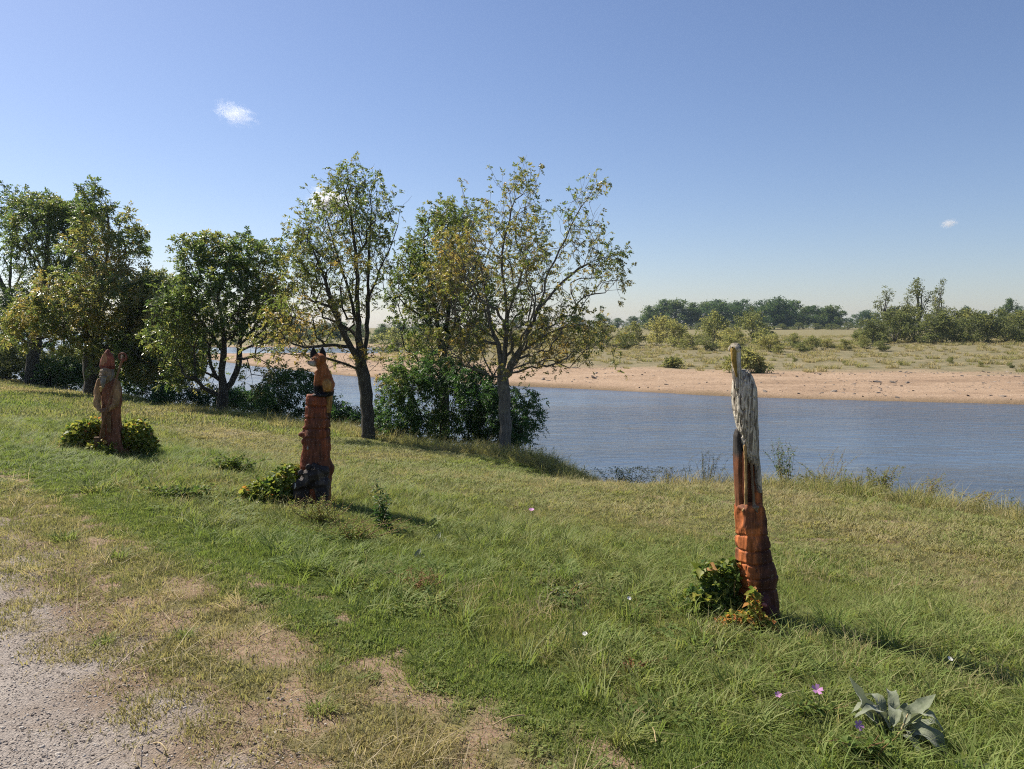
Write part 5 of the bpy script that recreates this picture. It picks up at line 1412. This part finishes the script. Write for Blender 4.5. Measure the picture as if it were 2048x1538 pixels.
vine_bush('ivy_shrub', 'yellow-leaved bush at the right of the bishop carving', S.b, [S.e(272, 872, 26, 32, .3), S.e(288, 890, 22, 18, .25), S.e(258, 895, 26, 14, .2)], 110, 800, .075, 9, (1, 1, 3, 3, 2, .3), 'vines at the feet of the carvings')

# ------------------------------------------------------------------ grey woolly-leaved plant
m, nt = nodes_of('woolly_grey_leaf')
nz_ = noise_n(nt, 30, 5, .6, coords(nt)); rr_ = ramp(nt, [(.3, (.15, .175, .105)), (.7, (.27, .285, .20))]); nt.links.new(nz_.outputs[0], rr_.inputs[0])
p = pbsdf(nt, .9, .1); nt.links.new(rr_.outputs[0], p.inputs['Base Color']); p.inputs['Sheen Weight'].default_value = .3
tr = nn(nt, 'ShaderNodeBsdfTranslucent'); tr.inputs['Color'].default_value = (.30, .33, .16, 1)
bp = nn(nt, 'ShaderNodeBump'); bp.inputs['Strength'].default_value = .5; bp.inputs['Distance'].default_value = .01; nt.links.new(nz_.outputs[0], bp.inputs['Height']); nt.links.new(bp.outputs[0], p.inputs['Normal'])
mx = nn(nt, 'ShaderNodeMixShader'); mx.inputs[0].default_value = .22; nt.links.new(p.outputs[0], mx.inputs[1]); nt.links.new(tr.outputs[0], mx.inputs[2])
ou = nn(nt, 'ShaderNodeOutputMaterial'); nt.links.new(mx.outputs[0], ou.inputs['Surface'])
M['woolly'] = m
def big_leaf(P, width, seed, m, parent, name='leaf', wav=.25, nrm=(0, -.4, 1)):
    rng = np.random.default_rng(seed); P = subdiv(P, .018, .0015, rng); n = len(P)
    T = unit(np.gradient(P, axis=0)); S_ = unit(np.cross(T, np.asarray(nrm, float))); N = np.cross(S_, T)
    t = np.linspace(0, 1, n); wd = width * (np.sin(math.pi * np.clip(t * .93 + .07, 0, 1)) ** .75) * .5
    V = []
    cols = (-1, -.6, 0, .6, 1)
    for c in cols:
        ph = rng.uniform(0, 6.28)
        V.append(P + S_ * (wd * c)[:, None] + N * ((abs(c) * .35 + (abs(c) > .9) * wav * np.sin(t * 21 + ph)) * wd)[:, None])
    V = np.stack(V, 1).reshape(-1, 3); k = len(cols)
    i = np.arange(n - 1)[:, None] * k + np.arange(k - 1)[None]
    F = np.stack([i, i + 1, i + k + 1, i + k], -1).reshape(-1, 4)
    me = bpy.data.meshes.new(name); setgeo(me, V, [F], True); return mobj(name, me, m, parent)
gm = ground_at(1790, 1480); S = Spot(0, 0, gm)
mul = thing('mullein_plant', 'grey-green woolly-leaved plant with big wavy leaves in the lower right grass', 'plant', gm)
g0 = (0, 0, .0)
for i, (pts, w_) in enumerate([([(1778, 1470, 0), (1750, 1440, .03), (1720, 1395, .04), (1697, 1352, .03)], .075), ([(1785, 1470, 0), (1815, 1440, -.03), (1845, 1412, -.04), (1872, 1388, -.05)], .07),
                               ([(1795, 1475, -.02), (1830, 1462, -.08), (1870, 1480, -.12), (1912, 1530, -.13)], .085), ([(1780, 1470, 0), (1768, 1440, .06), (1752, 1405, .1)], .07), ([(1785, 1470, 0), (1788, 1440, .05), (1790, 1408, .06)], .07),
                               ([(1790, 1480, 0), (1800, 1500, -.1), (1812, 1530, -.14)], .07), ([(1775, 1478, 0), (1735, 1478, -.05), (1700, 1495, -.06)], .06), ([(1780, 1470, 0), (1742, 1435, -.02), (1722, 1420, -.02)], .05), ([(1786, 1470, 0), (1800, 1430, .05), (1815, 1405, .07)], .055), ([(1788, 1472, -.02), (1775, 1450, -.06), (1768, 1432, -.07)], .05)]):
    big_leaf([S.p(*q) for q in pts], w_, 400 + i, M['woolly'], mul)
rgm = np.random.default_rng(12)
for i in range(11):
    an = i * 2.4 + rgm.normal(0, .2); L_ = rgm.uniform(.10, .2); up_ = rgm.uniform(.05, .16); dx_, dy_ = math.cos(an), math.sin(an)
    big_leaf([(dx_ * .01, dy_ * .01, .01), (dx_ * L_ * .45, dy_ * L_ * .45, up_ * .9), (dx_ * L_ * .8, dy_ * L_ * .8, up_), (dx_ * L_ * 1.1, dy_ * L_ * 1.1, up_ * rgm.uniform(.4, .9))], rgm.uniform(.04, .065), 460 + i, M['woolly'], mul, wav=.4, nrm=(dx_ * -.3, dy_ * -.3, 1))
b2 = ground_at(1940, 1556); S2 = Spot(0, 0, b2)
mul2 = thing('mullein_plant', 'cropped grey-green woolly leaves at the bottom edge right of the larger plant', 'plant', b2)
for i, pts in enumerate([[(1950, 1560, 0), (1935, 1540, -.02), (1908, 1522, -.02)], [(1950, 1560, 0), (1975, 1545, .0), (1990, 1530, .02)]]): big_leaf([S2.p(*q) for q in pts], .06, 420 + i, M['woolly'], mul2)
for j, (px, py, lab) in enumerate([(878, 1090, 'small pale woolly leaf standing in the tall grass, right of the reddish dock'), (838, 1122, 'small pale woolly leaf just above the reddish dock')]):
    b3 = ground_at(px, py); t = thing('mullein_plant', lab, 'plant', b3); S3 = Spot(0, 0, b3)
    big_leaf([S3.p(px, py, 0), S3.p(px - 2, py - 12, .01), S3.p(px + 4, py - 26, .02)], .055, 430 + j, M['woolly'], t)
    big_leaf([S3.p(px, py, 0), S3.p(px + 8, py - 8, .01), S3.p(px + 16, py - 12, .02)], .04, 440 + j, M['woolly'], t)

# ------------------------------------------------------------------ flowers
def simple_mat(name, c, rough=.6, trans=0):
    m, nt = nodes_of(name); n1 = noise_n(nt, 60, 3, .5, coords(nt)); r = ramp(nt, [(.3, tuple(x * .75 for x in c)), (.7, c)]); nt.links.new(n1.outputs[0], r.inputs[0])
    p = pbsdf(nt, rough, .3); nt.links.new(r.outputs[0], p.inputs['Base Color']); finish(nt, p); return m
M['petal'] = simple_mat('mauve_petal', (.55, .27, .48)); M['white_petal'] = simple_mat('white_petal', (.75, .72, .66)); M['stemg'] = simple_mat('green_stem', (.09, .13, .04)); M['straw'] = simple_mat('straw', (.45, .34, .17))
def flower(px, py, h, rad, m, label, name, tilt=(.6, 0), npet=5):
    g = ground_at(px, py + h * 1.0); S = Spot(0, 0, g)
    t = thing(name, label, 'flower', g)
    top = Vector(S.p(px, py)); tb = Tubes(); tb.add(subdiv([(0, 0, 0), (top.x * .4 + .01, top.y * .5, top.z * .55), tuple(top)], .03, .002, np.random.default_rng(3)), .0018, 4); tb.build('stem', M['stemg'], t)
    q = Euler((tilt[0], tilt[1], 0)).to_matrix()
    for k in range(npet):
        a = 2 * math.pi * k / npet; d = Vector((math.cos(a), math.sin(a), .35)); s = Vector((-math.sin(a), math.cos(a), 0))
        V = [Vector((0, 0, 0)), d * rad * .55 - s * rad * .32, d * rad * .98 - s * rad * .3, d * rad * .88, d * rad * .98 + s * rad * .3, d * rad * .55 + s * rad * .32]
        me = bpy.data.meshes.new('petal'); setgeo(me, [tuple(top + q @ v) for v in V], [np.array([(0, 1, 2), (0, 2, 3), (0, 3, 4), (0, 4, 5)])]); mobj('petal', me, m, t)
    return t
flower(1634, 1380, 62, .026, M['petal'], 'mauve mallow flower, largest, left of the woolly plant', 'mallow_flower')
flower(1717, 1451, 45, .022, M['petal'], 'mauve mallow flower low beside the woolly plant', 'mallow_flower', (.9, .3))
flower(1556, 1390, 50, .016, M['petal'], 'small mauve flower leftmost of the three by the heron', 'mallow_flower')
flower(1258, 1197, 40, .014, M['white_petal'], 'small white flower in tall grass between fox and heron', 'daisy_flower', (.5, .2), 8)
flower(1170, 1268, 40, .014, M['white_petal'], 'small whitish flower in the grass left of the heron', 'daisy_flower', (.5, -.2), 8)
flower(1900, 1318, 40, .014, M['white_petal'], 'small white flower at the right of the heron shadow', 'daisy_flower', (.5, .2), 8)
flower(1063, 1020, 30, .028, M['petal'], 'pale mauve thistle head above the grass mid-lawn', 'thistle_flower', (.3, 0), 8)

# ------------------------------------------------------------------ weeds and tussocks
def weed(name, label, px, py, top, nst, seed, mat_, ll, lw, tint, spread=12, dens=40, leanx=0, group=None, dz=0, r=.004, barem=None):
    rng = np.random.default_rng(seed); g = ground_at(px, py); S = Spot(0, 0, g)
    t = thing(name, label, 'weed', g, 0, group); tb = Tubes(); lv = Leaves()
    for k in range(int(nst * (1.6 if name == 'bank_weed' else 1))):
        x1 = px + leanx + rng.normal(0, spread); y1 = py - (py - top) * rng.uniform(.6, 1.0) if k else top
        dep = rng.normal(0, spread * S.k * .6)
        P = subdiv([(rng.normal(0, .02), rng.normal(0, .02), -.02), np.array(S.p((px + x1) / 2 + rng.normal(0, spread * .3), (py + y1) / 2, dep * .5)), np.array(S.p(x1, y1, dep))], .05, .006, rng)
        tb.add(P, np.linspace(r, r * .35, len(P)), 4, .4)
        n = int(dens * (1.7 if name == 'bank_weed' else 1) * rng.uniform(.7, 1.2)); f = rng.uniform(.12, 1, n); idx = np.clip((f * (len(P) - 1)).astype(int), 0, len(P) - 1)
        if name in ('nettle_patch', 'dark_weed'): ll_, lw_ = ll * 1.5, lw * 1.5
        else: ll_, lw_ = ll, lw
        A = unit(rng.normal(size=(n, 3)) * np.array((1, 1, .5)) + np.array((0, 0, .3)))
        lv.rhomb(P[idx] + A * .01, A, unit(rng.normal(0, .5, (n, 3)) + np.array((0, 0, 1))), ll_ * (1.25 - .7 * f) * rng.uniform(.7, 1.2, n), lw_ * (1.2 - .6 * f), tint + rng.normal(0, .14, n))
    tb.build('stems', barem or M['dry'], t)
    lv.build('foliage', M[mat_], t)
    return t
WG = 'weeds along the top of the river bank'
weed('dark_weed', 'tall dark upright weed standing right of the fox post', 765, 1062, 955, 5, 501, 'shrub', .05, .014, .3, 14, 60)
weed('green_weed', 'leafy weed clump at the right foot of the fox post', 645, 1050, 985, 34, 502, 'weed', .045, .013, .7, 46, 30)
weed('green_weed', 'leafy weed clump in the tall grass below the fox post', 700, 1085, 1030, 34, 503, 'weed', .045, .013, .6, 60, 28)
weed('nettle_patch', 'bright leafy nettle patch between bishop and fox, upper one', 462, 945, 908, 30, 504, 'weed', .05, .025, .4, 40, 30)
weed('nettle_patch', 'bright leafy nettle patch between bishop and fox, lower one', 365, 1000, 968, 34, 505, 'weed', .05, .025, .4, 48, 30)
weed('dock_plant', 'dried reddish-brown dock in the tall grass below centre', 840, 1185, 1128, 14, 506, 'dry', .022, .008, .7, 52, 30)
weed('dock_plant', 'dried reddish dock at the right, among grass left of the heron', 1268, 1350, 1310, 8, 507, 'dry', .025, .01, .8, 34, 45)
weed('green_weed', 'low weed in the grass left of the heron vine', 1120, 1200, 1165, 8, 508, 'shrub', .05, .02, .8, 26, 30)
weed('green_weed', 'low round-leaved weed under the mallow flowers', 1640, 1440, 1400, 22, 509, 'weed', .035, .03, .4, 60, 30)
weed('green_weed', 'low round-leaved weed in front of the woolly plant', 1720, 1515, 1470, 22, 510, 'weed', .035, .03, .4, 66, 30)
weed('bank_weed', 'tall grey-green leafy weed on the bank top right of the heron', 1572, 965, 874, 10, 511, 'elm', .05, .022, .35, 24, 40, 0, WG)
weed('bank_weed', 'dried branching stem curving right on the bank top', 1650, 972, 892, 7, 512, 'willow', .035, .014, .55, 30, 34, 18, WG)
weed('bank_weed', 'feathery dark weed on the bank top left of the heron', 1412, 955, 900, 12, 513, 'elm', .04, .014, .3, 26, 36, 0, WG)
weed('bank_weed', 'green weed mound on the bank top where the water begins', 1255, 968, 932, 26, 514, 'elm', .06, .022, .3, 44, 36, 0, WG)
weed('bank_weed', 'brownish weed mound on the bank top left of the feathery weed', 1330, 965, 932, 16, 515, 'willow', .05, .018, .5, 30, 40, 0, WG)
weed('bank_weed', 'dry bramble clump on the bank top, third from the right edge', 1765, 985, 930, 12, 516, 'willow', .05, .022, .35, 26, 45, 0, WG)
weed('bank_weed', 'dry bramble arching right on the bank top near the right edge', 1850, 1000, 942, 10, 517, 'willow', .035, .016, .6, 28, 40, 40, WG)
weed('bank_weed', 'low dry bramble on the bank top at the right edge', 1945, 1012, 975, 12, 518, 'willow', .035, .016, .7, 34, 40, 0, WG)
weed('bank_weed', 'low grey weed between the leafy weed and the dried stem', 1612, 975, 940, 9, 519, 'willow', .05, .022, .3, 18, 40, 0, WG)
weed('bank_weed', 'pale weed tuft between dried stem and bramble clump', 1708, 982, 948, 10, 520, 'willow', .05, .02, .5, 22, 40, 0, WG)

def tussock(label, px, py, mesh, s, tint, group='grass tussocks'):
    g = ground_at(px, py)
    me = mesh.copy(); n = len(me.vertices); v = np.empty(n, dtype=np.float32); me.attributes['tint'].data.foreach_get('value', v)
    me.attributes['tint'].data.foreach_set('value', v + tint); 
    o = mobj('grass_tussock', me, None); o.location = g; o.scale = (s, s, s); o.rotation_euler = (0, 0, (px * 7 % 60) / 10)
    return tag(o, label, 'grass tussock', group)
tus = tuft_mesh('tussock', 31, 150, .075, .10, .30, .007, 1.1, .45, .1)
tus2 = tuft_mesh('tussock_low', 32, 120, .09, .05, .16, .008, 1.2, .6, .1)
tus.materials.clear(); tus.materials.append(M['grass']); 
for i, (lab, px, py, me_t, s, ti) in enumerate([
    ('broad-bladed bright tussock below the fox post', 600, 1145, tus, .75, .05), ('large pale tussock at the bottom edge right of centre', 1245, 1490, tus, .62, .3), ('upright green tussock left of the mallow flowers', 1478, 1390, tus, .7, .12),
    ('dark green tussock at mid lawn between fox and heron', 1125, 1165, tus, .8, .02), ('long-bladed tussock in the heron shadow', 1660, 1265, tus, .8, .0), ('green tussock at right of the heron post', 1780, 1300, tus, .8, .02),
    ('long-bladed tussock left of the heron vine', 1185, 1300, tus, .75, .08), ('grey-green tussock in the tall grass left of the fox vine', 190, 985, tus2, 1.2, .25),
    ('low dark tussock nearest the gravel on the trodden verge', 205, 1290, tus2, .55, .12), ('low dark tussock on the verge below the nettles', 235, 1118, tus2, .7, .1), ('low tussock on the verge at the left, near the clover', 130, 1083, tus2, .8, .1),
    ('small tussock on bare soil below the centre', 650, 1345, tus2, .4, .05), ('low tussock on the trodden verge, left of the bare patches', 365, 1275, tus2, .5, .15), ('green low tussock at the bottom, left of centre', 640, 1425, tus2, .55, .2),
    ('green tussock at mid-bottom among short grass', 850, 1330, tus2, .6, .1)]):
    tussock(lab, px, py, me_t, s, ti)
# straws lying on the ground
rng = np.random.default_rng(9)
for i, (a, b, lab) in enumerate([((985, 1460), (1050, 1446), 'long dry straw lying on the ground at the bottom centre'), ((308, 1498), (335, 1518), 'short pale straw on the gravel edge at the bottom left'), ((1672, 1506), (1745, 1490), 'pale dry stalk lying below the mallow flowers'), ((1305, 1465), (1312, 1500), 'upright pale straw at the bottom right of centre')]):
    A = ground_at(*a); B = ground_at(*b); A.z += .02; B.z += .03
    tb = Tubes(); tb.add(subdiv([A, (A + B) / 2 + Vector((0, 0, .015)), B], .03, .001, rng), .003, 5); o = tb.build('straw', M['straw']); tag(o, lab, 'straw')
A = ground_at(1748, 1495); S = Spot(0, 0, A); tb = Tubes(); tb.add(np.array(subdiv([(0, 0, .01), S.p(1785, 1480, -.02), S.p(1805, 1455, -.02), S.p(1816, 1428, 0)], .02, .001, rng)) + np.array(A), np.full(200, .003)[:1].repeat(1) if False else .0032, 5)
tag(tb.build('straw', M['straw']), 'curved straw stalk standing against the woolly plant', 'straw')

# ------------------------------------------------------------------ clouds (high, far outside the haze)
def cloud(label, px, py, wpx, hpx, D, seed, dens, parts):
    rng = np.random.default_rng(seed); c = at_depth(px, py, D); k = D / FPX
    bm = bmesh.new()
    hx, hz = wpx * k * .62, hpx * k * .75
    bmesh.ops.create_icosphere(bm, subdivisions=3, radius=1, matrix=Matrix.Rotation(parts, 4, 'Y') @ Matrix.Diagonal((hx, hx * .7, hz, 1)))
    me = bpy.data.meshes.new('cloud'); bm.to_mesh(me); bm.free()
    m, nt = nodes_of('cloud_vapour')
    v = nn(nt, 'ShaderNodeVolumePrincipled'); v.inputs['Color'].default_value = (1, 1, 1, 1); v.inputs['Anisotropy'].default_value = .35
    no_ = noise_n(nt, 1.0, 7, .62, coords(nt, 'Object', (4.2 / hx, 4.2 / hx, 4.2 / (hx * .75)))); no_.inputs['Distortion'].default_value = .8
    mp = nt.nodes.new('ShaderNodeMapping'); mp.vector_type = 'TEXTURE'; mp.inputs['Rotation'].default_value = (0, parts, 0); mp.inputs['Scale'].default_value = (hx, hx * .7, hz)
    nt.links.new(coords(nt), mp.inputs['Vector']); ln = nn(nt, 'ShaderNodeVectorMath', operation='LENGTH'); nt.links.new(mp.outputs[0], ln.inputs[0])
    dd_ = math_(nt, 'SUBTRACT', no_.outputs[0], math_(nt, 'ADD', .20, math_(nt, 'MULTIPLY', ln.outputs['Value'], .44)))
    nt.links.new(math_(nt, 'MULTIPLY', math_(nt, 'MAXIMUM', dd_, 0.0), dens * 9), v.inputs['Density'])
    o_ = nn(nt, 'ShaderNodeOutputMaterial'); nt.links.new(v.outputs[0], o_.inputs['Volume'])
    o = mobj('cloud', me, m); o.location = c
    return tag(o, label, 'cloud', 'small fair-weather clouds')
cloud('small wispy cloud alone in the upper left sky', 470, 228, 90, 38, 2600, 1, .005, .28)
cloud('white cloud half hidden behind the top of the two-leader tree', 662, 405, 95, 50, 2600, 2, .05, .1)
cloud('tiny faint cloud in the sky at the right', 1898, 447, 34, 16, 2600, 3, .03, -.2)
SC.cycles.volume_step_rate = 4.0
SC.cycles.volume_max_steps = 64

# ------------------------------------------------------------------ haze
HD = 0.00012
bm = bmesh.new(); bmesh.ops.create_cube(bm, size=1.0, matrix=Matrix.Translation((50, 500, 8.0)) @ Matrix.Diagonal((3400, 3000, 40, 1)))
me = bpy.data.meshes.new('haze'); bm.to_mesh(me); bm.free()
m, nt = nodes_of('thin_haze'); v = nn(nt, 'ShaderNodeVolumePrincipled'); v.inputs['Color'].default_value = (.62, .80, 1, 1); v.inputs['Density'].default_value = HD; v.inputs['Anisotropy'].default_value = .2
o_ = nn(nt, 'ShaderNodeOutputMaterial'); nt.links.new(v.outputs[0], o_.inputs['Volume'])
tag(mobj('haze', me, m), 'thin pale haze over river and far bank', 'haze', None, 'stuff')
